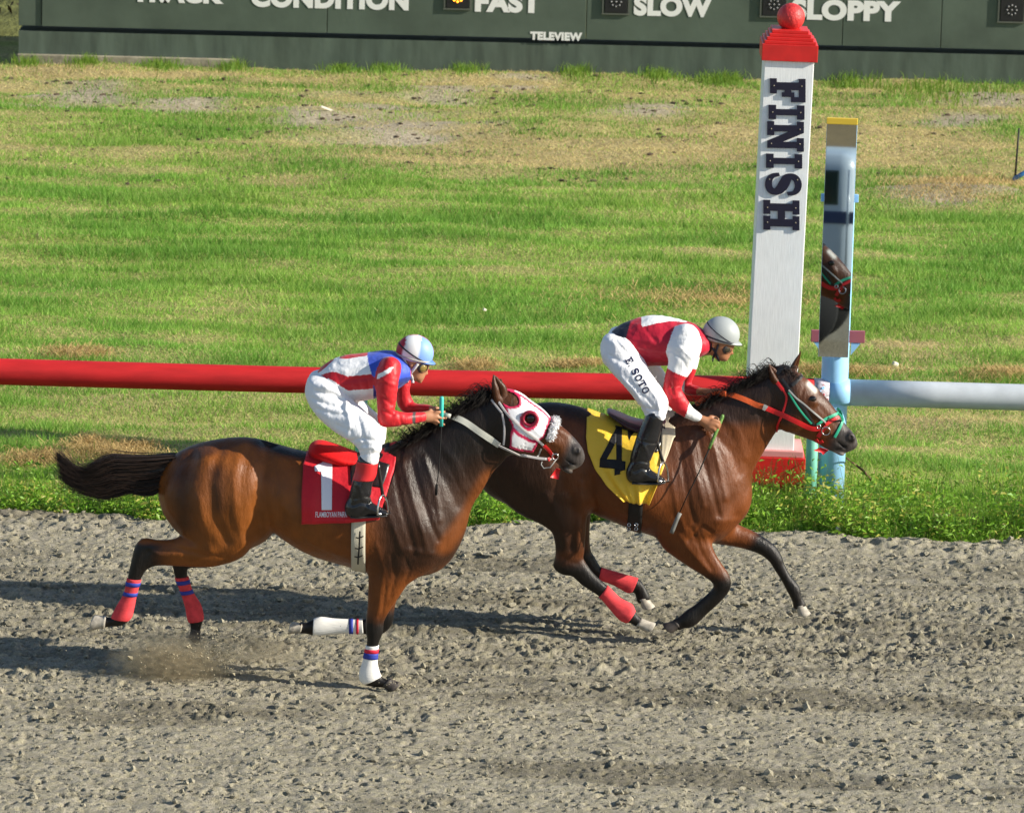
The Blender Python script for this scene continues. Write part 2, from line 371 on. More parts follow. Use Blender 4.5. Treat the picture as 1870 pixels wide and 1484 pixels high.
# harrowed furrows running along the track, and the low berm thrown up against the infield
TH += .006 * np.sin(2 * np.pi * (GY + .05 * n1) / .31) * sm(n1, -.5, 1.2) * .5
te = track_edge(GX); TH += .035 * np.exp(-((GY - te + .22) / .2) ** 2) * (1 + .3 * np.clip(n2, -1, 1))
TH -= .12 * sm(GY - te, .0, .2)
for px_, py_, dp in ((695, 1254, .018), (1185, 1160, .012), (350, 1172, .02)):
    c = WG(px_, py_); TH -= dp * np.exp(-(((GX - c[0]) / .12) ** 2 + ((GY - c[1]) / .09) ** 2)) 
hp = np.random.default_rng(77)
for k in range(150):                     # hoof prints, thickest along the line the field took
    hx, hy = hp.uniform(-4.2, 4.2), (hp.normal(1.3, 1.0) if k < 110 else hp.uniform(-3.2, 3.8)); i0, j0 = int((hx - x0) / dx), int((hy - y0) / dy)
    sx_, sy_ = slice(max(0, i0 - 16), i0 + 17), slice(max(0, j0 - 16), j0 + 17); rr_ = np.hypot(GX[sx_, sy_] - hx, (GY[sx_, sy_] - hy) * 1.1); s_ = hp.uniform(.6, 1.2)
    TH[sx_, sy_] += s_ * (-.022 * np.exp(-(rr_ / .055) ** 2) + .009 * np.exp(-((rr_ - .095) / .03) ** 2) * (1 + .8 * n3[sx_, sy_].clip(-1, 1)))
def track_z(X, Y):
    i = np.clip(np.rint((np.asarray(X) - x0) / dx).astype(int), 0, nx - 1); j = np.clip(np.rint((np.asarray(Y) - y0) / dy).astype(int), 0, ny - 1); return TH[i, j]
V = np.stack([GX, GY, TH], -1).reshape(-1, 3)
q = (np.arange(nx - 1)[:, None] * ny + np.arange(ny - 1)[None, :]).ravel(); F = np.stack([q, q + ny, q + ny + 1, q + 1], -1)
# moist dark streaks where the crust is broken, pale dry crust elsewhere (colour of the sand itself)
damp = np.clip(sm(big + .3 * n1, .6, 2.0) + 1.0 * sm(lane, .2, 1.6) * (.2 + .8 * mid) + .38 * mid + .35 * sm(n5, .9, 1.5), 0, 1); dry = np.array([.305, .28, .21]); wet = np.array([.125, .112, .08])
c = dry[None] * (1 - damp.reshape(-1, 1) * .7) + wet[None] * damp.reshape(-1, 1) * .7
c = c * (1 + .07 * n2.reshape(-1, 1) + .05 * n4.reshape(-1, 1)); c[:, 2] *= (1 - .06 * np.clip(n3.ravel(), -1, 1))
M_track = mat('track_sand', (.4, .36, .28), .95, .12, attr=True, noise=(75, .26), bump=(130, .8, .010))
tr = mesh_obj('race_track', V, F, M_track, None, c); setp(tr, 'churned grey brown sand race track under the horses', None, None, 'structure')
M_track2 = mat('track_sand_far', (.235, .21, .15), .95, .12, noise=(20, .3), bump=(30, 1, .03))
for nm, xa, xb, ya, yb in (('race_track_run_out', -120, -4.38, -16, 4.2), ('race_track_run_out', 4.38, 120, -16, 4.2), ('race_track_run_out', -4.38, 4.38, -16, -3.58)):
    o = mesh_obj(nm, [(xa, ya, -.006), (xb, ya, -.006), (xb, yb, -.006), (xa, yb, -.006)], [(0, 1, 2, 3)], M_track2, smooth=False); setp(o, None, None, None, 'structure')
# loose clods lying on the track
nc = 15000
cx = rng.uniform(-4.3, 4.3, nc); cy = rng.uniform(-3.4, 4.2, nc); cs = .005 + .010 * rng.power(.45, nc)[::-1] * rng.random(nc) ** 1.5; cs[:3400] = .008 + .020 * rng.random(3400) ** 2.5
ico = bmesh.new(); bmesh.ops.create_icosphere(ico, subdivisions=1, radius=1); iv = np.array([v.co[:] for v in ico.verts]); ico.verts.index_update(); ifc = np.array([[v.index for v in f.verts] for f in ico.faces]); ico.free()
V = iv[None] * (cs[:, None, None] * rng.uniform(.55, 1.25, (nc, len(iv), 1))) * (rng.uniform(.75, 1.35, (nc, 1, 3)) * np.array([1.15, 1.15, .8])) + np.stack([cx, cy, track_z(cx, cy) + cs * .22], -1)[:, None]
F = (ifc[None] + np.arange(nc)[:, None, None] * len(iv)).reshape(-1, 3)
cc = np.repeat(dry[None] * rng.uniform(.72, 1.06, (nc, 1)), len(iv), 0)
o = mesh_obj('loose_clods', V.reshape(-1, 3), F, M_track, None, cc, smooth=False); setp(o, 'loose crumbs and clods of sand scattered over the track', None, None, 'stuff')

# ---- infield: lawn sheet with soft unevenness, then blades of grass
nx2, ny2 = 150, 190; ux = np.linspace(-9, 9, nx2); uy = np.linspace(3.9, 27.5, ny2); UX, UY = np.meshgrid(ux, uy, indexing='ij')
hA = fbm2(nx2, ny2, 18 / nx2, 23.6 / ny2, 1.5, 21, .7); hB = fbm2(nx2, ny2, 18 / nx2, 23.6 / ny2, .5, 22)
hS = fbm2(nx2, ny2, 18 / nx2, 23.6 / ny2, 1.0, 23, .2, .6); UH = .010 * hA + .006 * hB + .018 * hS
cP = WG(1785, 350); UH += .10 * np.exp(-(((UX - cP[0]) / .75) ** 2 + ((UY - cP[1]) / .35) ** 2))
UH = UH * sm(UY - track_edge(UX), -.2, .6) - .02 - .12 * (1 - sm(UY - track_edge(UX), -.25, .1))
def lawn_z(X, Y):
    fx = np.clip((np.asarray(X) + 9) / 18 * (nx2 - 1), 0, nx2 - 1.001); fy = np.clip((np.asarray(Y) - 3.9) / 23.6 * (ny2 - 1), 0, ny2 - 1.001)
    i = fx.astype(int); j = fy.astype(int); a = fx - i; b = fy - j
    return UH[i, j] * (1 - a) * (1 - b) + UH[i + 1, j] * a * (1 - b) + UH[i, j + 1] * (1 - a) * b + UH[i + 1, j + 1] * a * b
# how green / dry / bare the turf is, by place
rows_y = [100, 130, 155, 185, 215, 245, 275, 305, 330, 380, 430, 480, 520, 560, 600, 640, 680, 720, 760, 800, 835, 860, 900, 960]
rows_g = [.46, .34, .26, .40, .50, .38, .26, .44, .74, .92, .90, .82, .86, .92, .84, .84, .70, .56, .60, .66, .58, .88, 1, 1]
nsz = (240, 320); nA = fbm2(*nsz, 18 / 240, 23.6 / 320, 1.1, 31, .25, .7); nB = fbm2(*nsz, 18 / 240, 23.6 / 320, .5, 32, .3); nC = fbm2(*nsz, 18 / 240, 23.6 / 320, 3.5, 33, .6)
def nlook(N, X, Y): return N[np.clip(((np.asarray(X) + 9) / 18 * 239).astype(int), 0, 239), np.clip(((np.asarray(Y) - 3.9) / 23.6 * 319).astype(int), 0, 319)]
bare_spots = [(815, 165, 75, 16), (950, 150, 60, 13), (150, 172, 120, 20), (620, 205, 110, 28), (1800, 178, 90, 18), (1720, 352, 110, 22), (330, 190, 90, 14), (1180, 200, 80, 14), (720, 235, 150, 30), (1745, 215, 80, 10), (1690, 345, 60, 14)]
straw_spots = [(200, 828, 85, 14), (70, 840, 60, 9), (1750, 350, 130, 26), (820, 285, 160, 20), (1150, 290, 200, 26), (1300, 240, 120, 26), (870, 664, 45, 7), (1050, 662, 60, 6), (140, 648, 60, 8), (900, 250, 150, 20), (1660, 640, 110, 40), (1720, 765, 120, 28), (760, 790, 60, 30), (540, 330, 90, 12), (80, 130, 80, 12), (1400, 760, 70, 20), (1640, 250, 160, 40)]
def turf(X, Y):
    p = PX(np.stack([X, Y, np.zeros_like(X)], -1)); yq = p[:, 1] - (p[:, 0] - 935) * .0244
    g = np.interp(yq, rows_y, rows_g) + .10 * nlook(nA, X, Y) + .09 * nlook(nB, X, Y) + .06 * nlook(nC, X, Y)
    g += .42 * np.exp(-(((p[:, 0] - 180) / 330) ** 2 + ((p[:, 1] - 245) / 55) ** 2))
    g += .3 * np.exp(-(((p[:, 0] - 1720) / 260) ** 2 + ((p[:, 1] - 860) / 60) ** 2))
    bare = np.zeros(len(X))
    for a, b, c_, d in bare_spots: bare = np.maximum(bare, np.exp(-((((p[:, 0] - a) / c_) ** 2 + ((p[:, 1] - b) / d) ** 2)) ** 1.5))
    bare = np.clip(bare + .25 * nlook(nB, X, Y) * (bare > .05), 0, 1)
    for a, b, c_, d in straw_spots: g -= .6 * np.exp(-(((p[:, 0] - a) / c_) ** 2 + ((p[:, 1] - b) / d) ** 2))
    return np.clip(g, 0, 1), bare
V = np.stack([UX, UY, UH], -1).reshape(-1, 3); g, ba = turf(V[:, 0], V[:, 1])
thatch = np.array([.42, .345, .165]); under = np.array([.235, .30, .065]); earth = np.array([.40, .345, .25])
c = thatch * (1 - g[:, None]) + under * g[:, None]; c = c * (1 - ba[:, None]) + earth * ba[:, None]
q = (np.arange(nx2 - 1)[:, None] * ny2 + np.arange(ny2 - 1)[None, :]).ravel(); F = np.stack([q, q + ny2, q + ny2 + 1, q + 1], -1)
M_lawn = mat('turf_floor', (.1, .12, .03), .95, .15, attr=True, noise=(28, .4), bump=(60, .9, .025))
o = mesh_obj('infield', V, F, M_lawn, None, c); setp(o, 'mown infield ground behind the rail, green and straw coloured', None, None, 'structure')
M_far = mat('far_lawn', (.13, .14, .045), .95, .15, noise=(1.5, .5), bump=(20, 1, .05))
for xa, xb, ya, yb in ((-200, -8.97, 4.1, 60), (8.97, 200, 4.1, 60), (-8.97, 8.97, 27.4, 60)):
    o = mesh_obj('infield_beyond', [(xa, ya, -.05), (xb, ya, -.05), (xb, yb, -.05), (xa, yb, -.05)], [(0, 1, 2, 3)], M_far, smooth=False); setp(o, None, None, None, 'structure')

def blades(X, Y, Z, h, wd, lean, col, bend=.35):     # curved two-segment blades (3 triangles each as tri + quad split)
    n = len(X); a = rng.uniform(0, 2 * np.pi, n); d = np.stack([np.cos(a), np.sin(a), np.zeros(n)], -1)
    b = rng.uniform(0, 2 * np.pi, n); s = np.stack([np.cos(b), np.sin(b) * .5, np.zeros(n)], -1) * (wd / 2)[:, None]
    base = np.stack([X, Y, Z], -1); up = np.array([0, 0, 1.0])
    mid = base + up * (h * .58)[:, None] + d * (lean * h * .35)[:, None]
    tip = base + up * (h * (1 - .35 * np.clip(lean, 0, 2)).clip(.08))[:, None] + d * (lean * h)[:, None]
    V = np.stack([base - s, base + s, mid + s * .75, mid - s * .75, tip], 1)
    k = np.arange(n)[:, None] * 5
    F = np.concatenate([k + np.array([[0, 1, 2]]), k + np.array([[0, 2, 3]]), k + np.array([[3, 2, 4]])])
    return V.reshape(-1, 3), F, np.repeat(col, 5, 0)
def tri_blades(X, Y, Z, h, wd, lean, col):
    n = len(X); a = rng.uniform(0, 2 * np.pi, n); b = rng.uniform(0, 2 * np.pi, n); s = np.stack([np.cos(b), np.sin(b) * .5, np.zeros(n)], -1) * (wd / 2)[:, None]
    base = np.stack([X, Y, Z], -1); tip = base + np.stack([np.cos(a) * lean * h, np.sin(a) * lean * h, h], -1)
    return np.stack([base - s, base + s, tip], 1).reshape(-1, 3), np.arange(n * 3).reshape(-1, 3), np.repeat(col, 3, 0)
M_blade = mat('grass_blade', (.1, .2, .03), .55, .35, attr=True, trans=.45)
nb = 540000
Yb = 4.3 + 21.4 * rng.random(nb) ** 1.12; hw = 3.75 + (Yb - 4.3) * .108; Xb = rng.uniform(-1, 1, nb) * hw
keep = (Yb > track_edge(Xb) + .05); Xb, Yb = Xb[keep], Yb[keep]
g, ba = turf(Xb, Yb); tuft = nlook(nB, Xb, Yb)
keep = rng.random(len(Xb)) > ba * .93; Xb, Yb, g, tuft = Xb[keep], Yb[keep], g[keep], tuft[keep]; n = len(Xb)
isg = rng.random(n) < (.16 + .80 * g)
streak = nlook(nA, Xb, Yb); tall = (1 + .25 * np.clip(tuft, -1, 2) + .28 * np.clip(streak, -1.5, 2))
h = np.where(isg, rng.uniform(.022, .058, n) * (.7 + .5 * g) * tall, rng.uniform(.012, .04, n)); lean = np.where(isg, rng.uniform(.1, 1.1, n), rng.uniform(.8, 2.6, n))
wd = rng.uniform(.005, .0095, n) * (1 + .03 * (Yb - 4.3))
mixv = rng.random((n, 1)); green = np.array([.20, .43, .045]) * (1 - mixv) + np.array([.47, .66, .14]) * mixv; straw = np.array([.74, .62, .30]) * (.6 + .55 * mixv)
cool = (nlook(nC, Xb, Yb) * .5 + .5 + .3 * streak).clip(0, 1)[:, None] * .45; green = green * (1 - cool) + np.array([.13, .37, .045]) * cool
col = np.where(isg[:, None], green, straw) * rng.uniform(.72, 1.15, (n, 1)) * (1 - .09 * np.clip(streak, -1.5, 1.5))[:, None]
V, F, cc = tri_blades(Xb, Yb, lawn_z(Xb, Yb) - .004, h, wd, lean, col)
o = mesh_obj('lawn_grass', V, F, M_blade, None, cc, smooth=False); setp(o, 'short mown infield grass, green with dry straw patches', None, None, 'stuff')
# loose cut straw and thatch lying in heaps
sx, sy, sz_ = [], [], []
for a, b, c_, d in straw_spots[:3] + straw_spots[6:9] + [(1500, 690, 120, 8), (1840, 690, 90, 10), (240, 818, 40, 6), (160, 815, 30, 8), (1300, 545, 200, 30)]:
    k = int(14 * c_); xx = rng.normal(a, c_ * .55, k); yy = rng.normal(b, d * .5, k)
    for x_, y_ in zip(xx, yy):
        p = WG(x_, y_)
        if 4.5 < p[1] < 25: sx.append(p[0]); sy.append(p[1])
sx, sy = np.array(sx), np.array(sy); n = len(sx)
col = np.array([.6, .43, .18]) * rng.uniform(.55, 1.2, (n, 1)); 
V, F, cc = blades(sx, sy, lawn_z(sx, sy) + rng.uniform(.0, .05, n), rng.uniform(.03, .08, n), rng.uniform(.004, .008, n), rng.uniform(1.2, 2.6, n), col)
o = mesh_obj('loose_straw', V, F, mat('straw', (.4, .3, .12), .7, .3, attr=True, trans=.2), None, cc, smooth=False); setp(o, 'heaps of dry cut straw lying on the infield grass', None, None, 'stuff')

nq = 2600; qx = rng.uniform(0, 1870, nq); qy = 140 + 190 * rng.random(nq) ** 1.3; qp = np.array([WG(a, b_) for a, b_ in zip(qx, qy)]); qs = .006 + .02 * rng.random(nq) ** 4; kq = nlook(nB, qp[:, 0], qp[:, 1]) > -.2; qp, qs = qp[kq], qs[kq]; nq = len(qs)
V = iv[None] * (qs[:, None, None] * rng.uniform(.6, 1.3, (nq, len(iv), 1))) * np.array([1.6, 1.2, .7]) + np.stack([qp[:, 0], qp[:, 1], lawn_z(qp[:, 0], qp[:, 1]) + qs * .4], -1)[:, None]
F = (ifc[None] + np.arange(nq)[:, None, None] * len(iv)).reshape(-1, 3)
o = mesh_obj('soil_crumbs', V.reshape(-1, 3), F, mat('dark_soil', (.11, .085, .06), .95, .1), smooth=False); setp(o, 'dark crumbs of soil strewn over the worn turf below the board', None, None, 'stuff')

# ---- weeds along the edge of the track
def leafset(B, D, L, Wd, col):            # folded diamond leaves: base, direction, length, width
    n = len(B); D = D / np.linalg.norm(D, axis=1, keepdims=True); s = np.cross(D, rng.normal(0, 1, (n, 3))); s /= np.linalg.norm(s, axis=1, keepdims=True) + 1e-9
    nn = np.cross(s, D); m1 = B + D * (L * .45)[:, None]; droop = np.array([0, 0, -1]) * (L * .22)[:, None]
    V = np.stack([B, m1 + s * (Wd / 2)[:, None] + nn * (Wd * .18)[:, None], B + D * L[:, None] + droop, m1 - s * (Wd / 2)[:, None] + nn * (Wd * .18)[:, None]], 1)
    k = np.arange(n)[:, None] * 4; F = np.concatenate([k + np.array([[0, 1, 2]]), k + np.array([[0, 2, 3]])])
    return V.reshape(-1, 3), F, np.repeat(col, 4, 0)
B, D, L, Wd, C, stems, stc = [], [], [], [], [], [], []
clump = fbm2(300, 40, 9.0 / 300, 1.6 / 40, .45, 55); npl = 3600
for i in range(npl):
    X = random.uniform(-4.3, 4.6); ye = float(track_edge(X)); right = X > 1.25
    Y = ye + abs(random.gauss(0, .36 if not right else .55)) - .03
    cl = clump[min(299, int((X + 4.3) / 9 * 300)), min(39, int(max(0, Y - ye) / 1.6 * 40))]
    if random.random() > .38 + .5 * cl: continue
    p = PX(np.array([[X, Y, 0]]))[0]
    lim = 872 + (p[0] - 935) * .0244 - (22 if right else 0)
    if p[1] < lim and random.random() < .85: continue
    hgt = random.uniform(.04, .20) ** 1.0 * (1.5 if right else .9) * (.75 + .35 * max(-1, min(1.6, cl)))
    if 1355 < p[0] < 1500 and p[1] < 930: hgt *= .55
    if random.random() < .05: hgt *= 1.8
    nl = int(6 + hgt * 70); z0 = -.03; ld = np.array([random.gauss(0, .25), random.gauss(0, .25)])
    tone = random.random(); base = np.array([.13, .31, .022]) * (1 - tone) + np.array([.28, .47, .045]) * tone
    if random.random() < .14: base = np.array([.42, .42, .08])
    stems.append([(X, Y, z0), (X + ld[0] * hgt * .4, Y + ld[1] * hgt * .4, hgt * .55), (X + ld[0] * hgt, Y + ld[1] * hgt, hgt)])
    for j in range(nl):
        t = random.random() ** .7; spread = .03 + .10 * hgt / .15 * (1 - abs(t - .5))
        B.append((X + ld[0] * hgt * t + random.gauss(0, spread * .5), Y + ld[1] * hgt * t + random.gauss(0, spread * .5), z0 + hgt * t + random.gauss(0, .008)))
        D.append((random.gauss(0, 1), random.gauss(0, 1), random.gauss(.45, .6))); ln = random.uniform(.028, .065); L.append(ln); Wd.append(ln * random.uniform(.25, .42)); C.append(base * random.uniform(.75, 1.2))
V, F, cc = leafset(np.array(B), np.array(D), np.array(L), np.array(Wd), np.array(C))
M_weed = mat('weed_leaf', (.1, .22, .02), .5, .4, attr=True, trans=.4)
o = mesh_obj('weeds', V, F, M_weed, None, cc, smooth=False); setp(o, 'bright green weeds growing along the edge of the sand track', None, None, 'stuff')
V, F = strands(np.array(stems), np.full(len(stems), .0025), .4)
o = mesh_obj('weed_stems', V, F, mat('weed_stem', (.13, .2, .04), .6, .3), None); setp(o, 'thin stems of the weeds along the track edge', None, None, 'stuff')
# tall grass among the weeds and under the rail
n = 34000; Xb = rng.uniform(-4.5, 4.8, n); Yb = track_edge(Xb) + np.abs(rng.normal(.1, .75, n)); right = sm(Xb, .8, 1.8)
h = (.04 + .22 * rng.random(n) ** 2.2) * (.75 + .45 * right) * np.where(Yb - track_edge(Xb) < .12, .6, 1); mv = rng.random((n, 1)); col = np.array([.15, .34, .025]) * (1 - mv) + np.array([.34, .52, .07]) * mv
col = np.where(rng.random((n, 1)) < .10, np.array([[.62, .52, .2]]), col)
kp = rng.random(n) < np.where(Yb > track_edge(Xb) + .8, .35 + .65 * right, 1); Xb, Yb, h, col = Xb[kp], Yb[kp], h[kp], col[kp]; n = len(Xb)
V, F, cc = blades(Xb, Yb, lawn_z(Xb, Yb) - .01, h, rng.uniform(.004, .008, n), rng.uniform(.1, .9, n), col)
o = mesh_obj('verge_grass', V, F, M_blade, None, cc, smooth=False); setp(o, 'longer rank grass on the verge beside the track', None, None, 'stuff')
# seeding stalks in front of the red plinth
st = []; sb, sd, sl_, sw, scl = [], [], [], [], []
for i in range(46):
    x_ = random.uniform(1372, 1500); p = WG(x_, random.uniform(905, 935)); hh = random.uniform(.16, .36); lx, ly = random.gauss(0, .06), random.gauss(0, .05)
    st.append([(p[0], p[1], -.02), (p[0] + lx * .4, p[1] + ly * .4, hh * .6), (p[0] + lx, p[1] + ly, hh)])
    for j in range(9):
        t = .72 + .28 * j / 9; sb.append((p[0] + lx * t, p[1] + ly * t, hh * t)); sd.append((random.gauss(0, 1), random.gauss(0, 1), .8)); sl_.append(random.uniform(.012, .03)); sw.append(.006); scl.append(np.array([.34, .30, .06]) * random.uniform(.6, 1.2))
V1, F1 = strands(np.array(st), np.full(len(st), .002), .5)
o = mesh_obj('seed_stalks', V1, F1, mat('stalk', (.26, .26, .07), .6, .3)); setp(o, 'dry seeding stalks standing before the red post base', None, None, 'stuff')
V, F, cc = leafset(np.array(sb), np.array(sd), np.array(sl_), np.array(sw), np.array(scl))
o = mesh_obj('seed_heads', V, F, M_weed, None, cc, smooth=False); setp(o, 'pale seed heads on the stalks before the red base', None, None, 'stuff')
# tufts of taller grass against the foot of the board
n = 3800; cxs = [40, 150, 290, 420, 620, 705, 850, 1050, 1200, 1300, 1330, 1540, 1620, 1660, 1700, 1760]; xx = np.concatenate([rng.normal(c_, 16 + (40 if c_ > 1600 else 0), n // len(cxs)) for c_ in cxs]); n = len(xx)
Yb = 25.66 - np.abs(rng.normal(0, .22, n)) - np.where(xx > 1600, np.abs(rng.normal(0, .7, n)), 0); Xb = np.array([WG(a, 130)[0] for a in xx]); mv = rng.random((n, 1))
V, F, cc = blades(Xb, Yb, lawn_z(Xb, Yb), rng.uniform(.05, .17, n), rng.uniform(.006, .012, n), rng.uniform(.1, .8, n), np.array([.12, .27, .025]) * (1 - mv) + np.array([.27, .38, .06]) * mv)
o = mesh_obj('grass_tufts_at_board', V, F, M_blade, None, cc, smooth=False); setp(o, 'green grass tufts growing at the foot of the dark board', None, None, 'stuff')

# ---- infield board
BY = 25.7
M_board = mat('board_green_paint', (.080, .108, .082), .65, .35, noise=(2.2, .18), bump=(14, .15, .01))
M_base = mat('board_base_paint', (.085, .112, .088), .7, .3, noise=(4, .28, (2.0, 1, .3)), bump=(14, .2, .01))
M_conc = mat('board_footing_concrete', (.30, .27, .20), .9, .2, noise=(8, .3), bump=(40, .5, .01))
M_white = mat('white_lettering', (.80, .80, .78), .5, .4)
zs = W(935, 70, BY)[2]; xl = W(34, 60, BY)[0]; xr = 9.5; ztop = 3.6
bo = empty('track_condition_board', (0, BY, 0), 'dark green track condition board with white lettering across the infield', 'board')
MB().add(*box(((xl + xr) / 2, BY + .25, (zs - .1) / 2 - .05), (xr - xl, .5, zs + .1))).build('plinth', M_base, bo)
MB().add(*box(((xl + W(430, 60, BY)[0]) / 2, BY + .2, -.01), (W(430, 60, BY)[0] - xl + .02, .53, .15), .01)).build('footing', M_conc, bo)
xe = [xl] + [W(a, 60, BY)[0] for a in (76, 597, 1070, 1538, 1718)] + [7.0, xr]
for i in range(len(xe) - 1):
    a, b = xe[i] + (.004 if i else 0), xe[i + 1] - .004; pr = .022 if i else .006
    MB().add(*box(((a + b) / 2, BY + .25 - pr / 2, (zs + ztop) / 2 + .004), (b - a, .5 + pr, ztop - zs - .008), .004)).build('panel', M_board, bo)
def word(txt, xa, xb, ybase, ytop, name, par, Y, m, bold=.055, ext=.003):
    cu = bpy.data.curves.new(name, 'FONT'); cu.body = txt; cu.size = 1.0; cu.offset = bold * 1.05; cu.extrude = .01; cu.space_character = 1.06; cu.resolution_u = 6
    t = bpy.data.objects.new(name, cu); COL.objects.link(t); dg = bpy.context.evaluated_depsgraph_get(); me = bpy.data.meshes.new_from_object(t.evaluated_get(dg)); bpy.data.objects.remove(t)
    v = np.array([q.co[:] for q in me.vertices]); lo, hi = v.min(0), v.max(0)
    A = W(xa, ybase, Y); Bp = W(xb, ybase + (xb - xa) * .0244, Y); T = W(xa, ytop, Y)
    wv, hv = Bp[0] - A[0], T[2] - A[2]
    P = np.stack([A[0] + (v[:, 0] - lo[0]) / (hi[0] - lo[0]) * wv, Y - (v[:, 2] - lo[2]) / (hi[2] - lo[2] + 1e-9) * ext, A[2] + (v[:, 1] - lo[1]) / (hi[1] - lo[1]) * hv], -1)
    F = [tuple(p.vertices) for p in me.polygons]
    o = mesh_obj(name, P, F, m, par, smooth=False); return o
YF = BY - .024
for txt, xa, xb, yb, yt in (('TRACK', 240, 408, 4, -33), ('CONDITION', 458, 746, 13, -25), ('FAST', 867, 988, 22, -15), ('SLOW', 1157, 1300, 29, -8), ('SLOPPY', 1445, 1644, 36, -2), ('TELEVIEW', 968, 1063, 73, 58)):
    word(txt, xa, xb, yb, yt, 'lettering', bo, YF, M_white)
M_blk = mat('lamp_box_black', (.012, .012, .014), .5, .4); M_led = mat('unlit_led', (.25, .25, .26), .3, .6); M_lit = mat('lit_led', (1, .3, .02), .4, .5, emit=(1.0, .30, .015, 3.2)); M_lip = mat('lamp_lip', (.10, .11, .09), .6, .4)
for i, (xa, ybot) in enumerate(((815, 14), (1104, 23), (1392, 28), (1826, 38))):
    A = W(xa, ybot, YF); s = W(xa + 41, ybot, YF)[0] - A[0]; cx_, cz_ = A[0] + s / 2, A[2] + s / 2
    lb = MB().add(*box((cx_, YF - .012, cz_), (s, .03, s), .004)).build('lamp_box', M_blk, bo)
    fr = MB()
    for (ox, oz, sx_, sz2) in ((0, -s / 2 - .012, s + .06, .018), (0, s / 2 + .012, s + .06, .018), (-s / 2 - .018, 0, .018, s), (s / 2 + .018, 0, .018, s)): fr.add(*box((cx_ + ox, YF - .01, cz_ + oz), (sx_, .026, sz2)))
    fr.build('lamp_frame', M_lip, bo)
    for k in range(9):
        a = 2 * math.pi * k / 8; rr = .052 if k < 8 else 0
        mesh_obj('led', *sphere((cx_ + rr * math.cos(a), YF - .028, cz_ + rr * math.sin(a)), .013 if i == 0 else .010, 8, 6), M_lit if i == 0 else M_led, lb)

# dark thicket behind the left end of the board
B, D, L, Wd, C = [], [], [], [], []
ctr = np.array([xl - 1.7, BY + 2.2, 1.3])
for i in range(16000):
    v = np.array([random.gauss(0, 1), random.gauss(0, 1), random.gauss(0, 1)]); v /= np.linalg.norm(v); rr = random.random() ** .35
    lob = 1 + .25 * math.sin(v[0] * 5 + 1) * math.sin(v[1] * 4 + v[2] * 6)
    B.append(ctr + v * rr * np.array([1.75, 1.1, 1.5]) * lob); D.append(v + np.array([random.gauss(0, .6), random.gauss(0, .6), random.gauss(0, .6)])); L.append(random.uniform(.06, .13)); Wd.append(random.uniform(.025, .05)); C.append(np.array([.016, .016, .008]) * random.uniform(.4, 1.4) if random.random() < .8 else np.array([.04, .026, .016]))
bu = empty('thicket_bush', (ctr[0], ctr[1], 0), 'dark brown green bush behind the left end of the board', 'bush')
V, F, cc = leafset(np.array(B), np.array(D), np.array(L), np.array(Wd), np.array(C)); mesh_obj('crown', V, F, mat('thicket_leaf', (.03, .05, .01), .6, .3, attr=True, trans=.2), bu, cc, smooth=False)
mb = MB()
for k in range(5): mb.add(*tube([(ctr[0] + random.gauss(0, .1), ctr[1], -.05), (ctr[0] + random.gauss(0, .3), ctr[1] + random.gauss(0, .2), .7), (ctr[0] + random.gauss(0, .8), ctr[1] + random.gauss(0, .5), 1.7)], [.05, .035, .01], 6))
mb.build('trunk', mat('bark', (.08, .055, .04), .9, .2), bu, True)

# ---- finish post
M_pwhite = mat('post_white_paint', (.86, .88, .88), .55, .4, noise=(18, .07, (6, 6, .5)), bump=(60, .25, .004, (3, 3, .12)))
M_pred = mat('post_red_paint', (.62, .018, .016), .4, .5, noise=(9, .12), bump=(30, .1, .004))
M_pball = mat('post_ball_paint', (.60, .035, .035), .5, .5, noise=(14, .25), bump=(45, .6, .012))
M_pink = mat('faded_pink_paint', (.66, .28, .27), .6, .4)
M_navy = mat('navy_letter_paint', (.010, .009, .028), .4, .5)
PYF = 5.5
t1, t2 = W(1411.5, 690, PYF), W(1441.5, 112, PYF); ax = Vector(t2 - t1).normalized(); base = Vector(t1) - ax * (t1[2] / ax.z); Lp = (Vector(t2) - base).length
psc = 9600 / 36.9; PW = 90.5 / psc
Rm = Matrix((Vector((1, 0, 0)) - ax * ax.x, Vector((0, 1, 0)), ax)); Rm = Matrix((Rm[0].normalized(), Rm[1], Rm[2])).transposed()
fp = empty('finish_post', (base.x, PYF + PW / 2, 0), 'tall white finish post with red cap, ball and navy letters behind the rail', 'finish post')
def pp(x, y, z): return base + Rm @ Vector((x, y, z))       # local: x right, y back, z up the post
def pbox(name, c, s, m, bev=.004, par=None): return MB().add(*box(pp(*c), s, bev, Rm)).build(name, m, par or fp)
pbox('shaft', (0, PW / 2, Lp / 2 + .12), (PW, PW, Lp - .24), M_pwhite, .006)
zb = W(1410, 832, PYF)[2]
pbox('base', (.035, PW / 2, zb / 2 - .03), (PW + .10, PW + .12, zb + .06), M_pred, .006); pbox('base_moulding', (.035, PW / 2, zb + .024), (PW + .07, PW + .09, .046), M_pink, .006)
cw = 102 / psc; z = Lp
for i, (ww, hh) in enumerate(((cw, .118), (cw - .03, .022), (cw - .065, .022), (cw - .10, .022), (cw - .135, .022))):
    pbox('cap_tier', (0, PW / 2, z + hh / 2 + (.001 * i)), (ww, ww, hh), M_pred, .004); z += hh
mesh_obj('ball', *sphere(pp(.004, PW / 2, z + .082), .098, 28, 18), M_pball, fp)
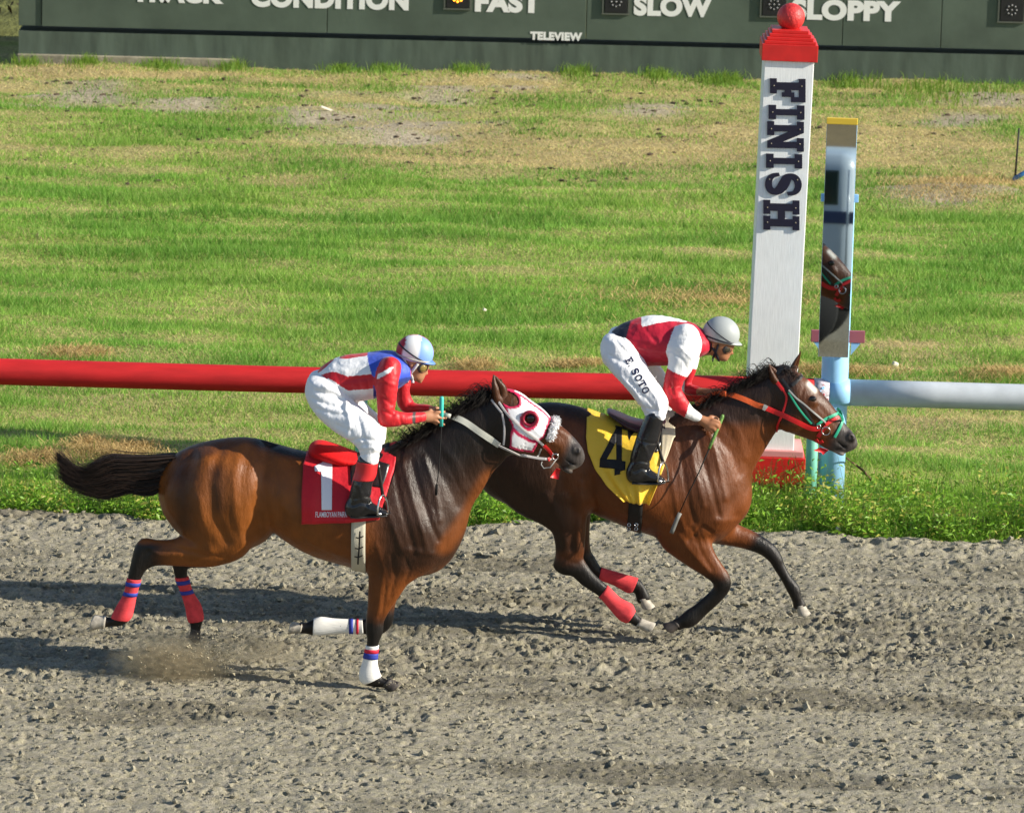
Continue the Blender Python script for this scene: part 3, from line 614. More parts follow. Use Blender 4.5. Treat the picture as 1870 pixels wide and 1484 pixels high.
G = {'F': [(0, 0), (.62, 0), (.62, .15), (.46, .15), (.46, .43), (.62, .43), (.62, .35), (.77, .35), (.77, .67), (.62, .67), (.62, .58), (.46, .58), (.46, .85), (.83, .85), (.83, .62), (1, .62), (1, 1), (0, 1), (0, .85), (.17, .85), (.17, .15), (0, .15)],
     'I': [(0, 0), (1, 0), (1, .17), (.70, .17), (.70, .83), (1, .83), (1, 1), (0, 1), (0, .83), (.30, .83), (.30, .17), (0, .17)],
     'N': [(0, 0), (.44, 0), (.44, .15), (.31, .15), (.31, .66), (.68, 0), (.89, 0), (.89, .85), (1, .85), (1, 1), (.58, 1), (.58, .85), (.71, .85), (.71, .36), (.35, 1), (0, 1), (0, .85), (.13, .85), (.13, .15), (0, .15)],
     'H': [(0, 0), (.44, 0), (.44, .15), (.33, .15), (.33, .42), (.67, .42), (.67, .15), (.56, .15), (.56, 0), (1, 0), (1, .15), (.88, .15), (.88, .85), (1, .85), (1, 1), (.56, 1), (.56, .85), (.67, .85), (.67, .58), (.33, .58), (.33, .85), (.44, .85), (.44, 1), (0, 1), (0, .85), (.12, .85), (.12, .15), (0, .15)],
     'E': [(0, 0), (.95, 0), (.95, .33), (.82, .33), (.78, .13), (.42, .13), (.42, .45), (.55, .45), (.55, .35), (.66, .35), (.66, .68), (.55, .68), (.55, .58), (.42, .58), (.42, .87), (.76, .87), (.80, .70), (.93, .70), (.93, 1), (0, 1), (0, .87), (.17, .87), (.17, .13), (0, .13)],
     'T': [(.22, 0), (.78, 0), (.78, .13), (.62, .13), (.62, .87), (.86, .87), (.88, .64), (1, .64), (1, 1), (0, 1), (0, .64), (.12, .64), (.14, .87), (.38, .87), (.38, .13), (.22, .13)]}
def strokepoly(pts, wd):
    P = crom(np.array(pts, float), 6); T = np.gradient(P, axis=0); T /= np.linalg.norm(T, axis=1, keepdims=True); N = np.stack([-T[:, 1], T[:, 0]], -1)
    wd = np.interp(np.linspace(0, 1, len(P)), np.linspace(0, 1, len(wd)), wd)[:, None]
    return [tuple(p) for p in P + N * wd / 2] + [tuple(p) for p in (P - N * wd / 2)[::-1]]
G['S'] = strokepoly([(.93, .64), (.88, .83), (.66, .93), (.38, .92), (.18, .80), (.20, .63), (.42, .54), (.66, .45), (.84, .32), (.82, .16), (.62, .07), (.34, .08), (.14, .18), (.08, .36)], [.10, .14, .17, .24, .28, .24, .17, .14, .10])
def fatten(P, d):                       # heavier letter: push the outline outwards
    P = np.array(P, float); a = P - np.roll(P, 1, 0); c_ = np.roll(P, -1, 0) - P; na = np.stack([a[:, 1], -a[:, 0]], -1); nb_ = np.stack([c_[:, 1], -c_[:, 0]], -1)
    na /= np.linalg.norm(na, axis=1, keepdims=True) + 1e-9; nb_ /= np.linalg.norm(nb_, axis=1, keepdims=True) + 1e-9; m_ = na + nb_; m_ /= np.maximum((m_ * m_).sum(1, keepdims=True), .5) / 2
    ar = (P[:, 0] * np.roll(P[:, 1], -1) - np.roll(P[:, 0], -1) * P[:, 1]).sum(); return [tuple(p) for p in P + m_ * d * (1 if ar > 0 else -1)]
G['O'] = [(0.5 + .5 * math.cos(a), .5 + .5 * math.sin(a)) for a in np.linspace(0, 2 * math.pi, 25)[:-1]]
for ch, ya, yb_, xa, xb in (('F', 144, 184.5, 1407.6, 1469.5), ('I', 192, 216.5, 1405, 1467.5), ('N', 222.5, 274, 1402.6, 1466.3), ('I', 281, 305.5, 1400.4, 1463.3), ('S', 314.6, 355.5, 1399.5, 1461.5), ('H', 366, 417.5, 1395.5, 1458.3)):
    # reads downwards: letter tops to the right
    def fr(x, y, z, xa=xa, xb=xb, ya=ya, yb_=yb_):
        p = Vector(W(xa + y * (xb - xa), ya + x * (yb_ - ya) + y * (xb - xa) * .022, PYF)); return (p.x, PYF - .001 - z, p.z)
    lt = MB().add(*prism(fatten(G[ch], .026), .012, fr)).build('letter', M_navy, fp)
    for (bx_, by_) in ((.24, .09), (.24, .91), (.76, .09), (.76, .91)) if ch in 'HN' else ((.5, .09), (.5, .91)) if ch == 'I' else ((.3, .09), (.3, .91)):
        p = fr(bx_, by_, .012); q_ = mesh_obj('screw', *sphere(p, .0055, 8, 6), mat('screw', (.22, .19, .14), .4, .5) if 'screw' not in bpy.data.materials else bpy.data.materials['screw'], lt)

# ---- running rail
M_rred = mat('rail_red_paint', (.50, .016, .018), .66, .3, noise=(6, .16, (.6, 3, 3)), bump=(20, .1, .004))
M_rgrey = mat('rail_pale_grey', (.50, .54, .58), .75, .2, noise=(9, .08)); M_teal = mat('rail_post_teal', (.16, .46, .36), .5, .4, noise=(12, .15)); M_blue = mat('pole_blue_paint', (.30, .58, .88), .5, .4, noise=(9, .06)); M_peel = mat('peeling_paint', (.55, .5, .55), .7, .3, noise=(60, .5)); M_dkred = mat('red_specks', (.45, .05, .07), .6, .3)
rz = W(935, 702, RAILY)[2]; RR = .0925
rail = empty('running_rail', (0, RAILY, 0), 'red running rail pipe turning pale grey beyond the blue pole', 'rail')
def rx(px): return W(px, 715, RAILY)[0]
def rtube(name, a, b, m, r=RR, par=None):
    n = max(2, int((b - a) / .6)); pts = [(a + (b - a) * i / n, RAILY, rz + .004 * math.sin((a + (b - a) * i / n) * 1.1)) for i in range(n + 1)]
    return MB().add(*tube(pts, r, 28)).build(name, m, par or rail, True)
rtube('red_pipe', -14, rx(1487.5), M_rred); rtube('worn_joint', rx(1486), rx(1514), M_peel, RR + .001); rtube('blue_band', rx(1514), rx(1551), M_blue, RR + .002); rtube('grey_pipe', rx(1550), 14, M_rgrey)
for k in range(14):
    a = random.uniform(1488, 1510); z_ = random.uniform(-.05, .07); x_ = rx(a); y_ = RAILY - math.sqrt((RR + .001) ** 2 - z_ ** 2)
    mesh_obj('paint_flake', *sphere((x_, y_, rz + z_), random.uniform(.005, .012), 6, 4, (1, .4, 1)), M_dkred if k % 2 else M_blue, rail)
for px_ in (-165, 661, 1486, 2312):
    x_ = rx(px_); MB().add(*tube([(x_, RAILY - (0 if px_ != 1486 else .05), -.1), (x_, RAILY - (0 if px_ != 1486 else .05), rz - RR + .02)], .041, 16)).build('rail_post', M_teal, rail, True)
# ---- blue pole with the photo-finish mirror
pY = RAILY + .035
xp = (W(1497, 780, pY)[0] + W(1545, 780, pY)[0]) / 2; ztp = W(1521, 648, pY - .095)[2]
pl = empty('mirror_pole', (xp, pY, 0), 'light blue round pole beside the finish post carrying the mirror', 'pole')
MB().add(*tube([(xp, pY, -.1), (xp, pY, ztp - .2), (xp, pY, ztp + 1.1)], .0945, 32)).build('shaft', M_blue, pl, True)
mir = empty('finish_mirror', (xp, pY - .13, ztp), 'tall narrow mirror with yellow top edge fixed to the blue pole', 'mirror')
M_mir = mat('mirror_glass', (.60, .66, .70), .015, .5, 1.0); M_yel = mat('yellow_paint', (.75, .52, .05), .5, .4); M_bracket = mat('dusty_red_bracket', (.36, .11, .14), .6, .3)
mx = (W(1505, 430, pY - .13)[0] + W(1557, 430, pY - .13)[0]) / 2 ; mw = 54 / (9600 / 36.6)
mz0, mz1 = W(1521, 646, pY - .13)[2], W(1532, 226, pY - .13)[2]; mh = mz1 - mz0
MROT = Matrix.Rotation(R(-4.3), 3, 'Z') @ Matrix.Rotation(R(-3.45), 3, 'X')
mc = Vector((mx - .008, pY - .20, (mz0 + mz1) / 2))
MB().add(*box(mc, (mw, .012, mh), .001, MROT)).build('glass', M_mir, mir); MB().add(*box(mc + MROT @ Vector((0, .014, -.0)), (mw + .004, .014, mh + .004), .002, MROT)).build('backing', M_blue, mir)
MB().add(*box(mc + MROT @ Vector((0, .004, mh / 2 + .022)), (mw + .008, .05, .044), .004, MROT)).build('top_cap', M_yel, mir)
zbk = W(1523, 614, pY - .12)[2]
MB().add(*box((xp + .004, pY - .115, zbk), (98 / 262, .03, 22 / 262), .003)).build('bracket', M_bracket, mir)
for s in (-1, 1):
    A = [(xp + s * .098, zbk - .042), (xp + s * .165, zbk - .042), (xp + s * .098, zbk - .13)]
    MB().add(*prism([(a, b) for a, b in A], .02, lambda x, y, z: (x, pY - .105 - z, y))).build('gusset', M_blue, mir)
    MB().add(*box((mx + s * (mw / 2 + .012), pY - .125, W(1530, 356, pY)[2]), (.03, .03, .055), .004)).build('clip', M_blue, mir)

# ---- small things on the grass
M_wood = mat('weathered_wood', (.27, .20, .13), .85, .2, noise=(20, .3), bump=(50, .4, .005)); M_stick = mat('dead_stick', (.12, .07, .045), .85, .2, bump=(60, .5, .004))
p0, p1 = W(1546, 836, 4.9), WG(1599, 886)
setp(MB().add(*tube([p0, (np.array(p0) + p1) / 2 + np.array([.01, 0, .012]), p1], [.006, .009, .011], 8)).build('dead_stick', M_stick, None, True), 'thin brown dead stick leaning in the grass by the blue pole', 'stick')
p0, p1 = WG(1703, 962), WG(1803, 964)
setp(MB().add(*box(((p0[0] + p1[0]) / 2, (p0[1] + p1[1]) / 2, .05), (p1[0] - p0[0], .09, .07), .006, Matrix.Rotation(R(-3), 3, 'Z'))).build('wooden_plank', M_wood), 'short weathered plank half buried in weeds at the track edge', 'plank')
p0 = WG(1853, 330)
sk = setp(MB().add(*tube([(p0[0], p0[1], -.05), (p0[0] + .012, p0[1], .3), (p0[0] + .02, p0[1], W(1857, 234, p0[1])[2])], [.011, .010, .009], 8)).build('iron_stake', mat('dark_iron', (.02, .018, .018), .6, .4), None, True), 'thin dark stake standing in a dirt mound at right', 'stake')
setp(MB().add(*tube([(p0[0] - .02, p0[1] - .05, .02), (p0[0] + .10, p0[1] - .02, .09), (p0[0] + .26, p0[1] + .05, .2), (p0[0] + .5, p0[1] + .2, .1)], .022, 10)).build('blue_hose', mat('blue_hose_rubber', (.03, .16, .42), .5, .5), None, True), 'piece of blue hose at the foot of the thin stake', 'hose')
M_scrap = mat('pale_scrap', (.7, .66, .55), .7, .3)
for nm, px_, py_, s, lb, ct in (('wood_splinter', 597, 205, (.16, .02, .02), 'pale wood splinter lying on bare ground below the board', 'splinter'), ('paper_scrap', 1635, 672, (.05, .03, .03), 'tiny white scrap on the grass above the grey rail', 'scrap'), ('paper_scrap', 885, 573, (.03, .02, .02), 'tiny pale scrap on the green lawn between the riders', 'scrap'), ('paper_scrap', 1533, 974, (.05, .03, .03), 'small crumpled white scrap in the weeds at track edge', 'scrap')):
    p = WG(px_, py_); setp(MB().add(*box((p[0], p[1], .035), s, min(s) * .3, Matrix.Rotation(R(25), 3, 'Y') @ Matrix.Rotation(R(30), 3, 'Z'))).build(nm, M_scrap), lb, ct)
# ================================================================== HORSES
def coat_mat(name):
    m = bpy.data.materials.new(name); m.use_nodes = True; t = m.node_tree; b = t.nodes['Principled BSDF']
    a = t.nodes.new('ShaderNodeAttribute'); a.attribute_name = 'Col'
    tc = t.nodes.new('ShaderNodeTexCoord'); n = t.nodes.new('ShaderNodeTexNoise'); n.inputs['Scale'].default_value = 9; n.inputs['Detail'].default_value = 5; t.links.new(tc.outputs['Object'], n.inputs['Vector'])
    mr = t.nodes.new('ShaderNodeMapRange'); mr.inputs[1].default_value = .3; mr.inputs[2].default_value = .7; mr.inputs[3].default_value = .78; mr.inputs[4].default_value = 1.2; t.links.new(n.outputs[0], mr.inputs[0])
    mx = t.nodes.new('ShaderNodeVectorMath'); mx.operation = 'SCALE'; t.links.new(a.outputs['Color'], mx.inputs[0]); t.links.new(mr.outputs[0], mx.inputs['Scale']); t.links.new(mx.outputs[0], b.inputs['Base Color'])
    # sleek short hair: tight sheen broken by fine streaks and soft muscle ripple
    mp = t.nodes.new('ShaderNodeMapping'); mp.inputs['Scale'].default_value = (1, 1, .3); mp.inputs['Rotation'].default_value = (0, .5, 0); t.links.new(tc.outputs['Object'], mp.inputs[0])
    n2 = t.nodes.new('ShaderNodeTexNoise'); n2.inputs['Scale'].default_value = 60; n2.inputs['Detail'].default_value = 3; t.links.new(mp.outputs[0], n2.inputs['Vector'])
    n3 = t.nodes.new('ShaderNodeTexNoise'); n3.inputs['Scale'].default_value = 340; t.links.new(mp.outputs[0], n3.inputs['Vector'])
    b1 = t.nodes.new('ShaderNodeBump'); b1.inputs['Strength'].default_value = .40; b1.inputs['Distance'].default_value = .009; t.links.new(n2.outputs[0], b1.inputs['Height'])
    b2 = t.nodes.new('ShaderNodeBump'); b2.inputs['Strength'].default_value = .45; b2.inputs['Distance'].default_value = .003; t.links.new(n3.outputs[0], b2.inputs['Height']); t.links.new(b1.outputs[0], b2.inputs['Normal']); t.links.new(b2.outputs[0], b.inputs['Normal'])
    rr = t.nodes.new('ShaderNodeMapRange'); rr.inputs[1].default_value = .3; rr.inputs[2].default_value = .7; rr.inputs[3].default_value = .34; rr.inputs[4].default_value = .54; t.links.new(n.outputs[0], rr.inputs[0]); t.links.new(rr.outputs[0], b.inputs['Roughness'])
    b.inputs['Specular IOR Level'].default_value = .34
    return m
M_coat = coat_mat('bay_coat'); M_hair = mat('black_hair', (.024, .016, .012), .45, .4); M_mane = mat('black_mane_hair', (.010, .008, .007), .6, .2); M_hair2 = mat('brown_black_hair', (.055, .032, .022), .5, .4)
M_hoof = mat('hoof_horn', (.36, .33, .28), .6, .35, noise=(40, .3), bump=(70, .3, .004)); M_hoofd = mat('dark_hoof_horn', (.06, .05, .045), .6, .35, noise=(40, .3)); M_eye = mat('dark_wet_eye', (.012, .008, .006), .06, .6)
M_wrapw = mat('white_leg_wrap', (.80, .79, .76), .75, .2, bump=(90, .5, .004, (.3, .3, 2))); M_wrapr = mat('coral_leg_wrap', (.66, .060, .070), .8, .2, noise=(20, .22), bump=(90, .5, .004, (.3, .3, 2))); M_strb = mat('blue_tape', (.03, .05, .33), .6, .3); M_strr = mat('red_tape', (.62, .02, .05), .6, .3)

# ---------- leg stations: (x1, y1, x2, y2, half depth, sideways offset)
A_hn = [(345, 850, 450, 870, .13, -.10), (322, 915, 456, 938, .125, -.13), (330, 955, 456, 976, .11, -.145), (338, 972, 448, 1010, .09, -.15), (340, 974, 405, 1030, .075, -.15), (333, 977, 362, 1034, .066, -.15), (314, 984, 325, 1033, .054, -.15), (287, 985, 297, 1032, .046, -.15), (262, 982, 284, 1033, .043, -.15), (250, 992, 275, 1036, .041, -.15), (243, 1014, 266, 1042, .037, -.15), (236, 1038, 261, 1050, .032, -.15), (233, 1055, 257, 1058, .029, -.15), (227, 1083, 249, 1085, .028, -.15), (214, 1106, 244, 1110, .034, -.15), (205, 1124, 238, 1129, .035, -.15), (203, 1131, 222, 1139, .028, -.15), (195, 1127, 203, 1143, .026, -.15), (188, 1126, 193, 1145, .029, -.15)]
A_hf = [(360, 900, 450, 940, .12, .12), (345, 955, 440, 1000, .09, .14), (330, 985, 395, 1028, .065, .15), (318, 1005, 358, 1032, .05, .15), (314, 1022, 344, 1034, .041, .15), (316, 1038, 342, 1040, .034, .15), (320, 1054, 343, 1052, .029, .15), (331, 1082, 351, 1079, .028, .15), (339, 1108, 366, 1104, .034, .15), (343, 1130, 371, 1126, .035, .15), (348, 1140, 369, 1137, .027, .15), (347, 1150, 366, 1149, .029, .15)]
A_fn = [(690, 930, 790, 985, .11, -.11), (680, 990, 785, 1028, .10, -.13), (676, 1025, 766, 1046, .086, -.135), (673, 1055, 748, 1058, .074, -.14), (672, 1084, 731, 1083, .060, -.14), (671, 1110, 714, 1108, .050, -.14), (668, 1133, 702, 1130, .045, -.14), (668, 1150, 700, 1151, .042, -.14), (670, 1164, 695, 1164, .034, -.14), (669, 1178, 691, 1178, .029, -.14), (664, 1204, 688, 1206, .028, -.14), (657, 1228, 692, 1226, .035, -.14), (660, 1245, 695, 1233, .035, -.14), (678, 1252, 697, 1235, .028, -.14), (694, 1254, 702, 1238, .027, -.14), (706, 1256, 709, 1240, .030, -.14)]
A_ff = [(710, 960, 780, 1000, .09, .12), (700, 1020, 755, 1035, .07, .13), (692, 1065, 735, 1068, .056, .13), (685, 1100, 722, 1104, .047, .13), (678, 1122, 716, 1140, .043, .13), (668, 1128, 692, 1160, .040, .13), (662, 1130, 664, 1157, .033, .13), (645, 1131, 645, 1155, .029, .13), (612, 1130, 612, 1156, .028, .13), (586, 1127, 584, 1159, .034, .13), (571, 1131, 570, 1159, .034, .13), (561, 1136, 560, 1157, .027, .13), (549, 1136, 548, 1156, .029, .13)]
B_hn = [(905, 890, 1060, 850, .13, -.11), (935, 922, 1073, 890, .125, -.13), (975, 941, 1073, 922, .108, -.14), (1003, 962, 1071, 952, .086, -.15), (1013, 990, 1069, 980, .066, -.15), (1014, 1014, 1067, 1006, .052, -.15), (1010, 1034, 1064, 1016, .046, -.15), (1022, 1046, 1066, 1020, .042, -.15), (1042, 1050, 1072, 1030, .037, -.15), (1064, 1069, 1086, 1048, .031, -.15), (1094, 1089, 1109, 1069, .029, -.15), (1114, 1111, 1131, 1091, .029, -.15), (1131, 1130, 1153, 1103, .035, -.15), (1143, 1136, 1159, 1114, .034, -.15), (1152, 1137, 1164, 1122, .027, -.15), (1163, 1145, 1175, 1131, .028, -.15)]
B_hf = [(980, 900, 1068, 880, .12, .11), (1010, 935, 1078, 922, .1, .13), (1035, 965, 1077, 960, .075, .14), (1046, 993, 1077, 990, .058, .14), (1050, 1018, 1080, 1007, .048, .14), (1058, 1035, 1086, 1016, .043, .14), (1075, 1049, 1091, 1027, .036, .14), (1093, 1057, 1098, 1036, .030, .14), (1120, 1067, 1126, 1045, .029, .14), (1146, 1081, 1154, 1053, .035, .14), (1156, 1080, 1168, 1058, .033, .14), (1160, 1086, 1179, 1072, .027, .14), (1163, 1098, 1187, 1090, .029, .14)]
B_fn = [(1205, 930, 1320, 925, .11, -.10), (1201, 970, 1302, 952, .10, -.12), (1206, 992, 1294, 972, .085, -.13), (1225, 1009, 1298, 990, .072, -.14), (1252, 1028, 1307, 1012, .059, -.14), (1277, 1044, 1319, 1031, .050, -.14), (1297, 1058, 1332, 1050, .045, -.14), (1303, 1069, 1335, 1068, .043, -.14), (1300, 1075, 1328, 1084, .037, -.14), (1290, 1085, 1313, 1101, .031, -.14), (1268, 1104, 1289, 1123, .029, -.14), (1253, 1114, 1274, 1138, .035, -.14), (1245, 1121, 1262, 1145, .034, -.14), (1238, 1127, 1251, 1146, .028, -.14), (1230, 1130, 1245, 1149, .030, -.14)]
B_ff = [(1270, 900, 1290, 985, .12, .08), (1310, 925, 1308, 992, .10, .11), (1340, 953, 1333, 996, .066, .13), (1367, 966, 1360, 1002, .052, .13), (1392, 979, 1384, 1010, .046, .13), (1413, 994, 1397, 1018, .043, .13), (1425, 1011, 1408, 1029, .040, .13), (1431, 1026, 1415, 1041, .032, .13), (1444, 1051, 1427, 1060, .028, .13), (1459, 1069, 1437, 1079, .035, .13), (1463, 1083, 1443, 1090, .034, .13), (1467, 1094, 1447, 1099, .027, .13), (1472, 1103, 1448, 1107, .030, .13)]

def hoof(parent, c0, c1, toe, Y, r, m=None, name='hoof'):     # coronet centre, sole centre, toe direction (all px); tapered horn capsule with flat sole
    a = Vector(W(*c0, Y)); b = Vector(W(*c1, Y)); ax_ = (b - a); L = ax_.length; ax_.normalize(); tv = Vector(W(c1[0] + toe[0], c1[1] + toe[1], Y)) - b; tv = (tv - ax_ * tv.dot(ax_)).normalized(); sv = ax_.cross(tv).normalized()
    n = 20; V = []; F = []
    for i, (t, s, sh) in enumerate(((-.12, .86, -.06), (0, .97, 0), (.08, .92, .02), (.55, 1.08, .16), (.95, 1.25, .32), (1.0, 1.22, .32), (.97, .95, .30), (.90, .2, .2))):
        for k in range(n):
            q_ = 2 * math.pi * k / n; heel = 1 - .18 * max(0, -math.cos(q_)) * (1 if i > 1 else .3)
            V.append(a + ax_ * L * (t - (.22 * t * max(0, -math.cos(q_)))) + tv * r * (s * math.cos(q_) * heel + sh) + sv * r * s * .88 * math.sin(q_))
    for i in range(7):
        for k in range(n): F.append((i * n + k, i * n + (k + 1) % n, (i + 1) * n + (k + 1) % n, (i + 1) * n + k))
    F.append(tuple(range(n))[::-1]); F.append(tuple(7 * n + k for k in range(n)))
    return mesh_obj(name, V, F, m or M_hoof, parent)

def build_horse(spec, Y0, vox=.0088):
    pts = np.array([[W(x, y, Y0)[i] for i in (0, 2)] for x, y in spec['bounds']]); lo, hi = pts.min(0), pts.max(0)
    fl = Field((lo[0], Y0 - .40, lo[1]), (hi[0], Y0 + .40, hi[1]), vox)
    fl.smin(*chain(fl, spec['trunk'], Y0, .05), .05)
    fl.smin(*chain(fl, spec['neck'], Y0, .07), .08)
    fl.smin(*chain(fl, spec['head'], Y0, .04), .03)
    for st, k in spec['legs']: fl.smin(*chain(fl, st, Y0, .06), k)
    for e in spec['ells']:
        x, y, dyy, ra, rb, rd, ang, k = e
        for s in ((-1, 1) if dyy else (1,)):
            fl.smin(*ell(fl, x, y, Y0 + (dyy if s < 0 else -dyy), ra, rb, rd, ang), k)
    for e in spec['carve']:
        x, y, dyy, ra, rb, rd, ang, k = e
        for s in (-1, 1): fl.smax_sub(*ell(fl, x, y, Y0 + (dyy if s < 0 else -dyy), ra, rb, rd, ang), k)
    for p, amp, wd in spec['strokes']: fl.stroke(p, amp, wd, Y0 - .2)
    for p, amp, wd in spec['nstrokes']: fl.stroke(p, amp * .78, wd * .95, Y0 - .2, -9, Y0)
    V, Q = nets(fl, 2)
    return fl, V, Q

H1 = dict(bounds=[(140, 670), (1080, 1275)],
  trunk=[(338, 838, 326, 915, .13, 0, .1), (365, 816, 345, 972, .215, 0, .1), (405, 803, 390, 1005, .255, 0, .1), (451, 799, 440, 1000, .262, 0, .12), (495, 810, 484, 944, .232, 0, .05), (545, 823, 530, 978, .265, 0, .08), (600, 833, 587, 1014, .300, 0, .10), (650, 834, 640, 1031, .296, 0, .14), (700, 826, 688, 1044, .268, 0, .28), (742, 815, 738, 1051, .238, 0, .30), (782, 832, 782, 1046, .205, 0, .2), (808, 880, 806, 1014, .15, 0, .1)],
  neck=[(690, 828, 770, 1030, .20), (728, 810, 812, 985, .155), (770, 792, 845, 942, .115), (812, 764, 872, 905, .098), (852, 741, 893, 868, .086), (882, 725, 912, 848, .078), (902, 716, 932, 826, .074)],
  head=[(908, 712, 905, 795, .062), (922, 711, 912, 818, .085), (943, 716, 926, 828, .098), (963, 731, 943, 829, .103), (983, 745, 964, 830, .092), (1003, 765, 987, 832, .073), (1025, 778, 1007, 838, .062), (1045, 796, 1021, 848, .057), (1058, 812, 1036, 856, .053), (1063, 824, 1047, 853, .040)],
  legs=[(A_hn, .045), (A_hf, .035), (A_fn, .05), (A_ff, .05)],
  ells=[(395, 900, -.16, .20, .30, .10, 100, .08), (428, 985, -.17, .075, .09, .07, 40, .05), (745, 960, -.17, .13, .20, .07, 60, .08), (770, 1005, -.12, .10, .10, .09, 0, .06), (935, 800, -.055, .085, .085, .045, 0, .03), (968, 764, -.075, .035, .028, .022, -30, .02), (1053, 822, -.040, .034, .028, .024, -50, .012), (1034, 856, 0, .046, .019, .036, -30, .008)],
  carve=[(1054, 822, -.070, .019, .013, .022, -60, .005), (1042, 846, -.07, .05, .0055, .05, -33, .005)],
  strokes=[], nstrokes=[
    ([(352, 842), (338, 880), (345, 930), (380, 985)], .014, .035), ([(400, 830), (385, 880), (392, 940), (415, 985)], .016, .035), ([(440, 820), (428, 870), (432, 930), (448, 990)], -.014, .035), ([(488, 825), (480, 870), (470, 930), (474, 965)], .034, .045), ([(352, 985), (338, 940)], .012, .03),
    ([(365, 905), (372, 960), (385, 1005)], -.012, .028), ([(320, 1000), (370, 1010), (415, 1015)], .008, .014), ([(280, 1003), (262, 1015), (255, 1040)], .006, .010), ([(272, 1000), (290, 1012), (330, 1012)], -.006, .012),
    ([(498, 850), (505, 905), (520, 960)], .010, .03), ([(560, 940), (600, 985), (640, 1005)], .006, .03), ([(520, 920), (565, 985), (620, 1010)], -.005, .02),
    ([(752, 850), (768, 900), (785, 950), (800, 985)], .012, .018), ([(735, 850), (752, 905), (770, 960), (780, 1000)], -.010, .016), ([(715, 840), (728, 900), (742, 950), (757, 1005)], .011, .018), ([(775, 840), (795, 900), (805, 950)], -.010, .016), ([(700, 905), (720, 960), (738, 1010)], -.009, .018),
    ([(745, 1000), (790, 1010)], -.010, .02), ([(690, 990), (700, 1040), (694, 1080), (690, 1120)], -.007, .014), ([(716, 1010), (722, 1050), (712, 1090)], .008, .013), ([(738, 1010), (748, 1040), (740, 1062)], .007, .012), ([(704, 1070), (700, 1110), (692, 1140)], .005, .008),
    ([(790, 800), (830, 850), (850, 900)], -.008, .03), ([(775, 830), (815, 885), (835, 930)], .008, .025), ([(850, 770), (880, 820), (888, 860)], .006, .025),
    ([(975, 790), (1000, 812), (1020, 822)], -.006, .012), ([(1000, 790), (1030, 812)], .005, .012), ([(982, 770), (1010, 790), (1040, 806)], -.004, .01)],
  ears=[[(905, 742, 928, 733, .028, -.045), (900, 726, 928, 717, .032, -.050), (898, 711, 924, 704, .030, -.052), (898, 700, 915, 695, .022, -.052), (899, 691, 908, 688, .012, -.05), (900.5, 684, 901.5, 684, .002, -.05)], [(905, 722, 928, 730, .026, .05), (908, 706, 924, 708, .024, .055), (911, 698, 919, 699, .014, .055), (913, 692, 916, 692, .006, .055)]],
  earcarve=[(913, 716, -.082, .011, .034, .014, 105)])

